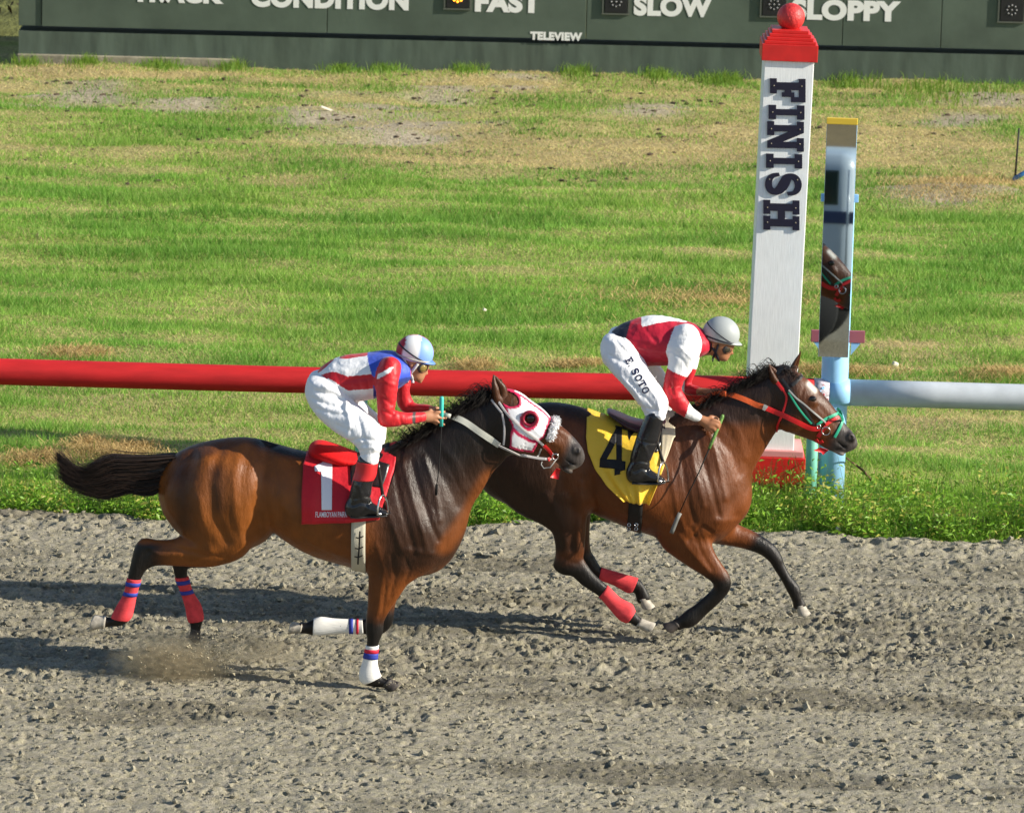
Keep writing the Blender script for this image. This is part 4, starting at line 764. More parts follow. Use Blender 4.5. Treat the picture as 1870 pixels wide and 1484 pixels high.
H2 = dict(bounds=[(860, 630), (1585, 1180)],
  trunk=[(905, 792, 897, 880, .13, 0, .1), (930, 763, 915, 908, .21, 0, .1), (965, 744, 945, 925, .25, 0, .1), (1009, 735, 990, 945, .262, 0, .12), (1050, 742, 1043, 945, .245, 0, .1), (1088, 757, 1087, 932, .252, 0, .08), (1130, 771, 1128, 948, .298, 0, .10), (1180, 777, 1172, 966, .298, 0, .16), (1222, 768, 1210, 980, .268, 0, .28), (1260, 755, 1256, 993, .238, 0, .30), (1298, 778, 1298, 988, .205, 0, .2), (1330, 850, 1328, 960, .15, 0, .1)],
  neck=[(1210, 770, 1295, 980, .19), (1252, 750, 1338, 932, .15), (1295, 731, 1358, 882, .112), (1332, 713, 1378, 847, .096), (1368, 696, 1396, 815, .084), (1396, 681, 1414, 789, .076), (1414, 672, 1434, 781, .072)],
  head=[(1424, 667, 1418, 756, .060), (1436, 669, 1430, 779, .082), (1452, 678, 1441, 788, .096), (1471, 693, 1455, 794, .101), (1491, 711, 1472, 800, .090), (1508, 729, 1489, 807, .072), (1525, 750, 1505, 817, .062), (1541, 772, 1519, 824, .057), (1554, 787, 1535, 826, .053), (1561, 799, 1548, 820, .041)],
  legs=[(B_hn, .045), (B_hf, .035), (B_fn, .05), (B_ff, .05)],
  ells=[(985, 850, -.16, .20, .27, .10, 70, .08), (1058, 905, -.17, .07, .09, .07, 70, .05), (1262, 900, -.17, .13, .20, .07, 60, .08), (1300, 945, -.12, .11, .10, .09, 0, .06), (1443, 765, -.055, .085, .085, .045, 0, .03), (1483, 733, -.075, .035, .026, .022, -40, .02), (1554, 798, -.040, .034, .028, .024, -60, .012), (1531, 824, 0, .046, .018, .036, -30, .008)],
  carve=[(1555, 799, -.070, .019, .013, .022, -70, .005), (1539, 815, -.07, .05, .0055, .05, -36, .005)],
  strokes=[], nstrokes=[
    ([(1030, 760), (1020, 830), (1030, 890)], .012, .035), ([(1062, 880), (1064, 920), (1058, 965), (1055, 1005)], -.012, .02), ([(1044, 900), (1046, 950), (1044, 1000)], .012, .02), ([(1000, 900), (1020, 940), (1030, 990)], -.010, .03), ([(1082, 870), (1082, 905), (1090, 930)], .012, .02), ([(1100, 890), (1130, 930), (1165, 940)], -.006, .02),
    ([(1025, 1015), (1040, 1025), (1056, 1030)], .005, .010), ([(1034, 985), (1026, 1010), (1024, 1035)], -.006, .012),
    ([(1275, 800), (1290, 860), (1305, 910), (1312, 940)], .011, .018), ([(1258, 800), (1270, 860), (1285, 920)], -.010, .018), ([(1240, 800), (1248, 860), (1258, 920), (1268, 950)], .010, .018), ([(1298, 800), (1315, 860), (1326, 910)], -.010, .018), ([(1225, 860), (1235, 920), (1250, 965)], -.008, .018),
    ([(1262, 962), (1282, 1010), (1300, 1040)], .008, .012), ([(1240, 975), (1265, 1010), (1295, 1045)], -.007, .014), ([(1285, 975), (1300, 1010), (1318, 1040)], -.006, .010), ([(1258, 985), (1282, 958), (1300, 972)], .010, .012),
    ([(1310, 950), (1350, 955)], -.006, .02), ([(1345, 978), (1385, 992)], .006, .012), ([(1300, 745), (1345, 790), (1362, 840)], -.008, .03), ([(1290, 775), (1335, 830), (1350, 870)], .008, .025), ([(1370, 735), (1395, 775), (1405, 800)], .006, .022),
    ([(1483, 755), (1505, 785), (1520, 800)], -.006, .012), ([(1497, 748), (1518, 775), (1535, 790)], .005, .010), ([(1470, 715), (1462, 735), (1470, 755)], .005, .010), ([(1440, 720), (1460, 760), (1462, 785)], -.004, .014)],
  ears=[[(1410, 702, 1434, 696, .028, -.045), (1405, 690, 1432, 687, .032, -.05), (1403, 679, 1421, 676, .026, -.05), (1403, 671, 1411, 669, .014, -.05), (1403.5, 664, 1404.5, 664, .002, -.05)], [(1436, 684, 1455, 682, .026, .045), (1444, 668, 1461, 666, .028, .055), (1452, 655, 1463, 653, .018, .055), (1459, 646, 1463, 645, .008, .055), (1462, 640, 1462.8, 640, .002, .055)]],
  earcarve=[(1416, 686, -.078, .03, .014, .018, -35), (1455, 660, .03, .012, .03, .014, 60)])

brown = np.array([.150, .041, .006]); deep = np.array([.014, .007, .0045]); black = np.array([.007, .0055, .005])
def mixc(a, b, t): t = np.clip(t, 0, 1)[:, None]; return a * (1 - t) + b * t
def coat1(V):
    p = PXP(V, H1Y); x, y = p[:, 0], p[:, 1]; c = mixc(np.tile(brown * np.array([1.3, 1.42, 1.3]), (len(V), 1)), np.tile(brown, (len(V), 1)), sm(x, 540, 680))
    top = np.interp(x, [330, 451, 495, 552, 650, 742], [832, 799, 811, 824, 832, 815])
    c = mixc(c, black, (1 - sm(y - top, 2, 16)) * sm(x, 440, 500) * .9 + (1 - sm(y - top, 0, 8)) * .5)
    c = mixc(c, deep, sm(x, 660, 720) * (1 - sm(y, 1010, 1060)) * .86 * (1 - .75 * sm(polyd(p, [(815, 985), (860, 930), (892, 870)]), 26, 6)))  # dark shoulder and neck; sunlit strip along the neck's underside painted in
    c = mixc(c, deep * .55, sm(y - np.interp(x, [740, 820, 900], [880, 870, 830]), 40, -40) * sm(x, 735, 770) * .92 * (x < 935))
    c = mixc(c, deep, .72 * np.exp(-(polyd(p, [(338, 860), (340, 940)]) / 26) ** 2) + .6 * np.exp(-(polyd(p, [(400, 850), (405, 905)]) / 18) ** 2))  # rear thigh and haunch: partly darker coat, partly shade painted into it
    leg = np.zeros(len(V))
    leg = np.maximum(leg, sm(x, 330, 275) * sm(y, 975, 985)); leg = np.maximum(leg, sm(y, 1095, 1135) * sm(x, 600, 640)); leg = np.maximum(leg, sm(y, 1020, 1042) * sm(x, 420, 345)); leg = np.maximum(leg, sm(y, 1118, 1126) * sm(x, 700, 680))
    c = mixc(c, black, leg)
    # head: muzzle dark, cheeks brown, pale lip
    hd = sm(x, 925, 950) * (y < 880); c = mixc(c, brown * .8, hd * .75); c = mixc(c, np.array([.05, .042, .04]), sm(x + (y - 800) * .35, 1030, 1050) * hd)
    c = mixc(c, np.array([.32, .28, .24]), np.exp(-(((x - 1046) / 7) ** 2 + ((y - 853) / 5) ** 2)) * .8)
    c = mixc(c, np.array([.006, .004, .004]), np.exp(-(((x - 1054) / 5.5) ** 2 + ((y - 822) / 7) ** 2) ** 2)); c = mixc(c, np.array([.006, .004, .004]), np.exp(-(polyd(p, [(1028, 851), (1050, 843)]) / 1.8) ** 2) * .9)
    c = mixc(c, brown * .7, (y < 735) * (x > 897) * (x < 935) * .5)
    return c
def coat2(V):
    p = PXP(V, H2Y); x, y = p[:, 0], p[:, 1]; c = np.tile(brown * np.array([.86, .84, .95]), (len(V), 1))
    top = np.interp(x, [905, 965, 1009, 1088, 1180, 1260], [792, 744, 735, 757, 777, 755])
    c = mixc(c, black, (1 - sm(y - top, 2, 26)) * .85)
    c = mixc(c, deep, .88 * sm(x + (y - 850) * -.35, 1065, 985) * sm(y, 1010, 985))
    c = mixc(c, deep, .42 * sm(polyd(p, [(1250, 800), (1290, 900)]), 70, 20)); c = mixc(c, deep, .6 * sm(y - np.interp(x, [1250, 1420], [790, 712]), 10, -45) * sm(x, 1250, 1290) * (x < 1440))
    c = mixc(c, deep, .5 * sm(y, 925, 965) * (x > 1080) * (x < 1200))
    leg = np.maximum(sm(y, 985, 1030) * (x < 1200), sm(y, 1020, 1055) * (x > 1190) * (x < 1345)); leg = np.maximum(leg, sm(x + (y - 975) * .7, 1372, 1402) * sm(y, 950, 960)); c = mixc(c, black, leg)
    hd = sm(x, 1440, 1465) * (y < 840); c = mixc(c, brown * .85, hd * .5); c = mixc(c, np.array([.05, .042, .04]), sm(x + (y - 760) * .45, 1520, 1548) * hd)
    c = mixc(c, np.array([.62, .58, .52]), np.exp(-(polyd(p, [(1476, 699), (1488, 711)]) / 4) ** 2)); c = mixc(c, np.array([.3, .27, .25]), np.exp(-(polyd(p, [(1526, 824), (1540, 826)]) / 4) ** 2) * .8)
    c = mixc(c, np.array([.006, .004, .004]), np.exp(-(((x - 1555) / 5.5) ** 2 + ((y - 799) / 7) ** 2) ** 2)); c = mixc(c, np.array([.006, .004, .004]), np.exp(-(polyd(p, [(1527, 818), (1548, 810)]) / 1.8) ** 2) * .9)
    return c
fl1, V1, Q1 = build_horse(H1, H1Y); fl2, V2, Q2 = build_horse(H2, H2Y)
hs1 = empty('race_horse', (W(560, 1250, 0)[0], H1Y, 0), 'bay racehorse in white hood and white front leg wraps, nearer and trailing', 'horse', 'galloping racehorses')
hs2 = empty('race_horse', (W(1180, 1160, H2Y)[0], H2Y, 0), 'bay racehorse with green noseband beside the rail, leading', 'horse', 'galloping racehorses')
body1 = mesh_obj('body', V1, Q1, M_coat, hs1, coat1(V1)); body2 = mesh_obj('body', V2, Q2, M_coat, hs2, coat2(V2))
bv1, bv2 = bvh_of(body1), bvh_of(body2)
# eyes
for hs, bv, x, y, Y0 in ((hs1, bv1, 971, 765, H1Y), (hs2, bv2, 1484, 729, H2Y)):
    h, n = hitpx(bv, x, y)
    for s in (-1, 1): mesh_obj('eye', *sphere((h.x, Y0 + s * (abs(h.y - Y0) - .010), h.z), .022, 16, 10, (1.1, .8, .95)), M_eye, hs)
# ears: pointed cups of skin
def ear(hs, st, Y0, openv, cm):
    T = crom(np.array(st, float), 5); V = []; F = []; n = 18
    for i, r in enumerate(T):
        p, q_ = W(r[0], r[1], Y0 + r[5]), W(r[2], r[3], Y0 + r[5]); c_ = (p + q_) / 2; a = (q_ - p) / 2; f = i / (len(T) - 1)
        for k in range(n):
            g = 2 * math.pi * k / n; dv = a * math.cos(g) + np.array([0, 1, 0]) * r[4] * math.sin(g)
            ca = math.cos(g) * openv[0] + math.sin(g) * openv[1]; dent = max(0, ca - .35) / .65
            V.append(c_ + dv * (1 - (1.25 * dent * min(1, f * 4) * (1 - f ** 4))))
    L = len(T)
    for i in range(L - 1):
        for k in range(n): F.append((i * n + k, i * n + (k + 1) % n, (i + 1) * n + (k + 1) % n, (i + 1) * n + k))
    F.append(tuple((L - 1) * n + k for k in range(n)))
    V = np.array(V); return mesh_obj('ear', V, F, M_coat, hs, np.tile(cm, (len(V), 1)))
for st, s in zip(H1['ears'], (-1, 1)): ear(hs1, st, H1Y, (.55, -.85), brown * .35)
for st, s in zip(H2['ears'], (-1, 1)): ear(hs2, st, H2Y, (.75, -.65), brown * .4)
# hooves
hoof(hs1, (190, 1135), (166, 1131), (-2, 12), H1Y - .15, .045); hoof(hs1, (357, 1150), (350, 1168), (8, 10), H1Y + .15, .036, M_hoofd); hoof(hs1, (706, 1246), (718, 1259), (30, 0), H1Y - .14, .042, M_hoofd); hoof(hs1, (549, 1146), (529, 1141), (0, 12), H1Y + .13, .037, M_hoof)
hoof(hs2, (1168, 1137), (1188, 1151), (12, -14), H2Y - .15, .037); hoof(hs2, (1174, 1093), (1181, 1112), (12, 4), H2Y + .14, .036); hoof(hs2, (1237, 1139), (1220, 1152), (-6, -14), H2Y - .14, .037, M_hoofd); hoof(hs2, (1460, 1105), (1465, 1124), (14, 4), H2Y + .13, .036)
# leg wraps with tape stripes
def wrap(hs, st, a, b, Y0, m, name='leg_wrap', stripes=()):
    T = np.array(st, float); i0, i1 = a, b; seg = [tuple(r) for r in crom(T, 8)[int(i0 * 8):int(i1 * 8) + 1]]
    V, F = loft(seg, Y0, .0045, 22, 1); o = mesh_obj(name, V, F, m, hs)
    for (s0, s1, ms) in stripes:
        k0, k1 = int(s0 * 8), int(s1 * 8); V, F = loft([tuple(r) for r in crom(T, 8)[k0:k1 + 1]], Y0, .0075, 22, 1); mesh_obj('tape_stripe', V, F, ms, o)
    return o
wrap(hs1, A_hn, 12, 15.4, H1Y, M_wrapr, stripes=((12.35, 12.62, M_strb), (12.95, 13.2, M_strb))); wrap(hs1, A_hf, 6, 9.6, H1Y, M_wrapr, stripes=((6.35, 6.62, M_strb), (6.95, 7.2, M_strb)))
wrap(hs1, A_fn, 9, 12.4, H1Y, M_wrapw, stripes=((9.3, 9.5, M_strr), (9.62, 9.88, M_strb))); wrap(hs1, A_ff, 6.1, 9.9, H1Y, M_wrapw, stripes=((6.5, 6.8, M_strr), (7.05, 7.3, M_strb)))
wrap(hs2, B_hn, 10, 13.3, H2Y, M_wrapr); wrap(hs2, B_hf, 7, 9.8, H2Y, M_wrapr)
# tails and manes: thousands of tapered hairs
def hairs(hs, name, guides, n, r0, Y0, spread, m, jit=.010, npt=14, tip=.2):
    Gd = [crom(np.array([[*W(x, y, Y0)[[0, 2]]] for x, y in g]), 5) for g in guides]; L = min(len(g) for g in Gd); Gd = np.array([g[np.linspace(0, len(g) - 1, npt).astype(int)] for g in Gd]); out = []
    for i in range(n):
        u = rng.random() * (len(Gd) - 1); k = min(int(u), len(Gd) - 2); f = u - k; c = Gd[k] * (1 - f) + Gd[k + 1] * f
        t = np.linspace(0, 1, npt); end = 1 - .28 * rng.random() ** 2.2
        tt = t * end; c = np.stack([np.interp(tt, t, c[:, 0]), np.interp(tt, t, c[:, 1])], -1)
        d = rng.normal(0, 1); w1, w2 = rng.normal(0, jit, 2); ph = rng.uniform(0, 6)
        y_ = Y0 + spread * d * np.sin(np.pi * np.clip(tt * .85 + .12, 0, 1)) * .6
        out.append(np.stack([c[:, 0] + w1 * t + .5 * jit * t * np.sin(ph + 5 * t), y_, c[:, 1] + w2 * t + .5 * jit * t * np.cos(ph + 4 * t)], -1))
    V, F = strands(np.array(out), rng.uniform(.5, 1.1, n) * r0, tip); return mesh_obj(name, V, F, m, hs)
tg = [[(350, 828), (300, 832), (248, 836), (200, 834), (172, 846), (150, 862), (125, 848), (102, 824)], [(346, 834), (300, 846), (250, 850), (205, 850), (175, 864), (150, 872), (124, 858), (106, 836)], [(342, 842), (302, 862), (255, 868), (212, 868), (180, 882), (150, 884), (124, 868), (112, 848)], [(336, 852), (306, 876), (262, 886), (226, 882), (192, 898), (160, 892), (132, 880), (112, 864)], [(330, 860), (312, 884), (272, 904), (236, 894), (200, 907), (168, 898), (140, 888), (116, 876)]]
tl = hairs(hs1, 'tail', tg, 2500, .003, H1Y, .05, M_hair, .013, 12); mesh_obj('loose_hairs', *(lambda o: (np.array([v.co[:] for v in o.data.vertices]), [tuple(p.vertices) for p in o.data.polygons]))(hairs(hs1, 'tail_wisps', tg, 600, .0022, H1Y, .07, M_hair2, .045, 10)), M_hair2, tl); bpy.data.objects.remove(bpy.data.objects['tail_wisps'])

cs_ = [(352, 826, 334, 858, .05), (310, 838, 306, 868, .05), (262, 850, 262, 882, .05), (222, 854, 220, 882, .035), (195, 864, 192, 884, .02)]
ft = Field((W(120, 900, 0)[0], -.1, W(300, 920, 0)[2]), (W(370, 800, 0)[0], .1, W(300, 800, 0)[2]), .008); ft.smin(*chain(ft, cs_, H1Y, .03), .0)
Vt, Qt = nets(ft, 1); mesh_obj('tail_core', Vt, Qt, M_hair, tl)
tg2 = [[(912, 790), (880, 806), (850, 812), (825, 818), (800, 826)], [(906, 800), (876, 822), (846, 832), (822, 840), (800, 846)], [(902, 812), (878, 838), (850, 852), (826, 858), (806, 862)]]
hairs(hs2, 'tail', tg2, 350, .006, H2Y, .04, M_hair)
def mane(hs, line, Y0, n, ln, m, name='mane', flow=(-1, .25)):
    P = crom(np.array([[*W(x, y, Y0)[[0, 2]]] for x, y in line]), 10); out = []
    for i in range(n):
        u = rng.random() * (len(P) - 1.001); k = int(u); f = u - k; b = P[k] * (1 - f) + P[k + 1] * f; side = rng.choice([-1, 1], p=[.55, .45])
        l = ln * rng.uniform(.5, 1.25); t = np.linspace(0, 1, 7); lift = rng.uniform(.2, 1.1) * (1 if rng.random() < .35 else .4); fl_ = rng.uniform(.5, 1.2)
        X = b[0] + flow[0] * l * fl_ * t ** 1.1 + rng.normal(0, .012) * t; Z = b[1] - .022 + l * lift * np.sin(np.pi * np.minimum(t * .8, 1)) * .9 - l * .45 * t ** 2 * (1 - lift * .5); Yv = Y0 + side * (.012 + .07 * t * rng.uniform(.3, 1.2))
        out.append(np.stack([X, Yv, Z], -1))
    V, F = strands(np.array(out), rng.uniform(.6, 1.2, n) * .0028, .2); return mesh_obj(name, V, F, m, hs)
mane(hs1, [(738, 812), (772, 792), (812, 766), (852, 742), (884, 726), (902, 716)], H1Y, 1700, .10, M_mane); mane(hs2, [(1258, 750), (1296, 732), (1332, 714), (1368, 697), (1398, 680), (1420, 670)], H2Y, 1300, .085, M_mane)
mane(hs2, [(1426, 668), (1440, 672), (1450, 680)], H2Y, 160, .06, M_hair, 'forelock', (.6, 0))
# ================================================================== RIDERS
M_skin = mat('skin', (.42, .20, .11), .5, .4, noise=(30, .08)); M_skin2 = mat('skin_deep', (.34, .15, .075), .5, .4, noise=(30, .08))
def cloth_mat(name, col=None, rough=.7, sheen=.15, spec=.3, bs=(20, .6, .015, (1, 1, .45))):
    return mat(name, col or (.8, .8, .8), rough, spec, attr=col is None, sheen=sheen, bump=bs)
M_silk = cloth_mat('racing_silk', None, .5, .1, .4); M_breech = cloth_mat('white_breeches', (.80, .81, .84), .6, .1, .35)
M_boot = mat('black_boot_leather', (.012, .012, .014), .22, .6, bump=(22, .3, .012)); M_bootred = mat('red_boot_top', (.55, .02, .025), .4, .5); M_sole = mat('boot_sole', (.05, .05, .05), .7, .3)
M_helm = mat('helmet_cover', (.6, .6, .6), .5, .4, attr=True); M_band = mat('dark_elastic_band', (.012, .014, .028), .6, .4); M_bandg = mat('grey_elastic_band', (.42, .40, .38), .7, .3); M_strapw = mat('white_chin_strap', (.62, .64, .66), .7, .3); M_lens = mat('amber_goggle_lens', (.22, .16, .05), .08, .6); M_lensd = mat('dark_goggle_lens', (.04, .035, .025), .06, .6); M_frame = mat('goggle_frame', (.02, .02, .022), .4, .5); M_hairb = mat('dark_brown_hair', (.02, .013, .010), .6, .3)
WHT = np.array([.80, .81, .83]); RED = np.array([.50, .008, .02]); BLU = np.array([.035, .085, .52]); MAR = np.array([.40, .008, .03]); NVY = np.array([.012, .012, .03]); LBL = np.array([.20, .36, .78])

from mathutils import noise as mnoise
def rumple(V, Q, amp, sc):               # soft cloth creases pushed into the geometry
    V = np.array(V); a, b, c_ = V[Q[:, 0]], V[Q[:, 1]], V[Q[:, 2]]; fn = np.cross(b - a, c_ - a); N = np.zeros_like(V)
    for k in range(4): np.add.at(N, Q[:, k], fn)
    N /= np.linalg.norm(N, axis=1, keepdims=True) + 1e-9
    d = np.array([mnoise.noise((v[0] * sc[0] + v[2] * sc[0] * .6, v[1] * sc[1], v[2] * sc[2] - v[0] * sc[2] * .5)) + .5 * mnoise.noise((v[0] * sc[0] * 2.3, v[1] * sc[1] * 2, v[2] * sc[2] * 2.1)) for v in V.tolist()])
    return V + N * (amp * (1 - 2 * np.abs(d)))[:, None] * .7
def person(spec, Y0, label):
    root = empty('person', (W(*spec['seat'], Y0)[0], Y0, W(*spec['seat'], Y0)[2]), label, 'person', 'jockeys')
    pts = np.array([[W(x, y, Y0)[i] for i in (0, 2)] for x, y in spec['bounds']]); lo, hi = pts.min(0), pts.max(0)
    box_ = ((lo[0], Y0 - .46, lo[1]), (hi[0], Y0 + .46, hi[1]))
    def newf(v=.006): return Field(*box_, v)
    far = lambda st, dx, dy_: [(r[0] + dx, r[1] + dy_, r[2] + dx, r[3] + dy_, r[4], -r[5]) for r in st]
    legf = far(spec['thigh'], *spec['farshift']); bootf = far(spec['shin'], *spec['farshift']); footf = far(spec['foot'], *spec['farshift'])
    # --- continuous body
    fb = newf(.0075); 
    for st, k in ((spec['torso'], .05), (spec['thigh'], .05), (legf, .05), (spec['shin'], .03), (bootf, .03), (spec['foot'], .03), (footf, .03), (spec['arm'], .04), (spec['farm'], .04)):
        A, S = chain(fb, st, Y0, .05, cap=.4, grow=-.022 if st is not spec['arm'] and st is not spec['farm'] else -.008); fb.smin(A, S, k)
    fb.smin(*chain(fb, spec['neck'], Y0, .03), .03)
    for e in spec['face']: fb.smin(*ell(fb, e[0], e[1], Y0 + e[2], e[3], e[4], e[5], e[6]), e[7])
    for e in spec['facecut']:
        for s in (-1, 1): fb.smax_sub(*ell(fb, e[0], e[1], Y0 + s * e[2], e[3], e[4], e[5], e[6]), .006)
    for st in spec['hand'] + spec['fhand']: fb.smin(*chain(fb, st, Y0, .012, 3), .008)
    V, Q = nets(fb, 1); body = mesh_obj('body', V, Q, spec['skin'], root)
    # --- silks
    fs = newf(); A, S = chain(fs, spec['torso'], Y0, .05); fs.smin(A, S, 0); ft_ = newf(); ft_.a[S] = A
    fa = newf()
    for st in (spec['arm'], spec['farm']): A, S = chain(fa, st, Y0, .04); fa.smin(A, S, 0)
    fs.smin(fa.a, tuple(slice(0, n) for n in fa.n), .035)
    for p, amp, wd in spec['silkfold']: fs.stroke(p, amp, wd, Y0 - .18, -9, Y0)
    V, Q = nets(fs, 1); V = rumple(V, Q, .0035, (9, 9, 16)); slv = fa.sample(V) < ft_.sample(V) + .004
    shirt = mesh_obj('silks', V, Q, M_silk, root, spec['silkcol'](PXP(V, Y0 - .17), slv, V[:, 1] - Y0))
    # --- breeches
    fp_ = newf()
    for st, k in ((spec['pelvis'], .05), (spec['thigh'], .06), (legf, .06)): A, S = chain(fp_, st, Y0, .06, cap=.4); fp_.smin(A, S, k)
    for p, amp, wd in spec['fold']: fp_.stroke(p, amp, wd, Y0 - .2, -9, Y0)
    V, Q = nets(fp_, 1); V = rumple(V, Q, .0030, (14, 9, 8)); br = mesh_obj('breeches', V, Q, M_breech, root)
    # --- boots
    for st, ftst in ((spec['shin'], spec['foot']), (bootf, footf)):
        f2 = newf(.006); A, S = chain(f2, st, Y0, .03, grow=.003); f2.smin(A, S, 0); A, S = chain(f2, ftst, Y0, .03); f2.smin(A, S, .03)
        for p, amp, wd in spec['bootfold']: f2.stroke(p, amp, wd, Y0 - .3, -9, Y0)
        V, Q = nets(f2, 1); bt = mesh_obj('boot', V, Q, M_boot, root)
        if spec['redtop']:
            V, F = loft([tuple(r) for r in crom(np.array(st, float), 8)[spec['redtop'][0]:spec['redtop'][1]]], Y0, .006, 24, 1); mesh_obj('boot_top', V, F, M_bootred, bt)
        b0, b1 = np.array(ftst[0]), np.array(ftst[-1]); Yf = Y0 + b0[5]
        sl0 = [(r[2], r[3] - 1.5, r[2], r[3] + 2.5, r[4] * .95, r[5]) for r in ftst]; V, F = loft(sl0, Y0, .002, 14, 3); mesh_obj('sole', V, F, M_sole, bt)
    return root, body, shirt, br

def helmet(root, cx_, cy_, Y0, r, tilt, colf, bands, peak_m, cut=.62):
    # skull cap: egg-shaped shell, cut open below the rim, with its own peak
    c = Vector(W(cx_, cy_, Y0)); ct, st_ = math.cos(R(tilt)), math.sin(R(tilt))
    ex = Vector((ct, 0, -st_)); ez = Vector((st_, 0, ct)); ey = Vector((0, 1, 0))
    n, m_ = 40, 18; V = []; F = []
    for i in range(m_ + 1):
        ph = (math.pi * cut) * i / m_
        for k in range(n):
            a = 2 * math.pi * k / n; x, y, z = math.sin(ph) * math.cos(a), math.sin(ph) * math.sin(a), math.cos(ph)
            V.append(c + ex * (x * r * (1.10 if x > 0 else 1.06)) + ey * (y * r * .88) + ez * (z * r * 1.02))
    for i in range(m_):
        for k in range(n): F.append((i * n + k, i * n + (k + 1) % n, (i + 1) * n + (k + 1) % n, (i + 1) * n + k))
    Lc = np.array([[(v - c).dot(ex) / r, (v - c).dot(ey) / r, (v - c).dot(ez) / r] for v in V])
    hm = mesh_obj('helmet', V, F, M_helm, root, colf(Lc)); md = hm.modifiers.new('shell', 'SOLIDIFY'); md.thickness = .006; md.offset = -1
    z0 = math.cos(math.pi * cut); rr = math.sin(math.pi * cut)
    # peak
    V = []; F = []; np_ = 14
    for i in range(np_ + 1):
        a = R(-62 + 124 * i / np_); out = .34 * math.cos(a * 1.25) + .02
        for t, dz in ((0, .16), (1, .03)):
            for s in (0, -.05): V.append(c + ex * (math.cos(a) * r * (rr * 1.10 + .02 + out * t)) + ey * (math.sin(a) * r * (.88 * rr + .02 + out * t * .3)) + ez * (r * (z0 + .08 + dz * .9 - .10 * t + s)))
    for i in range(np_):
        b = i * 4; F += [(b, b + 4, b + 6, b + 2), (b + 1, b + 3, b + 7, b + 5), (b + 2, b + 6, b + 7, b + 3), (b, b + 1, b + 5, b + 4)]
    F += [(0, 2, 3, 1), (np_ * 4, np_ * 4 + 1, np_ * 4 + 3, np_ * 4 + 2)]
    mesh_obj('peak', V, F, peak_m, hm)
    mesh_obj('button', *sphere(c + ez * r * 1.02 + ex * .004, .008, 10, 6), peak_m, hm)
    for (nx_, z_, wd, mm, nm) in bands:                 # bands round the shell: plane tilt nx_, height z_
        P = []; K = 48
        V = []; F = []
        for k in range(K):
            a = 2 * math.pi * k / K
            for dz in (-wd / 2, wd / 2):
                zz = z_ + nx_ * math.cos(a) + dz; s = math.sqrt(max(.05, 1 - min(zz / 1.02, .98) ** 2)) if zz > -.3 else math.sqrt(1 - .09)
                for g in (.002, .008): V.append(c + ex * (math.cos(a) * (s * r * (1.10 if math.cos(a) > 0 else 1.06) + g)) + ey * (math.sin(a) * (s * r * .88 + g)) + ez * (zz * r))
        for k in range(K):
            b, d = k * 4, ((k + 1) % K) * 4; F += [(b + 1, d + 1, d + 3, b + 3), (b, b + 2, d + 2, d), (b, d, d + 1, b + 1), (b + 2, b + 3, d + 3, d + 2)]
        mesh_obj(nm, V, F, mm, hm)
    return hm
def goggles(root, body, x, y, rpx, Y0, lens, axis, strap):
    bv = bvh_of(body); g = None
    for s in (-1, 1):
        nrm = (Vector(axis) + Vector((0, s * 1.1, 0))).normalized(); c = Vector(W(x, y, Y0 + s * .046)) + nrm * .004; rr = rpx / 300
        q_ = nrm.to_track_quat('Z', 'Y').to_matrix()
        V = []; F = []; n = 20
        for (rad, h) in ((1.25, -.012), (1.3, .004), (1.1, .012), (.98, .012)):
            for k in range(n): a = 2 * math.pi * k / n; V.append(c + q_ @ Vector((math.cos(a) * rad * rr, math.sin(a) * rad * rr * .85, h)))
        for i in range(3):
            for k in range(n): F.append((i * n + k, i * n + (k + 1) % n, (i + 1) * n + (k + 1) % n, (i + 1) * n + k))
        if g is None: g = mesh_obj('goggles', V, F, M_frame, root)
        else: mesh_obj('eyecup', V, F, M_frame, g)
        V, F = sphere((0, 0, 0), rr * .99, 16, 10, (1, .85, .42)); V = [c + q_ @ (Vector(v) + Vector((0, 0, .004))) for v in V]; mesh_obj('lens', V, F, lens, g)
    return g

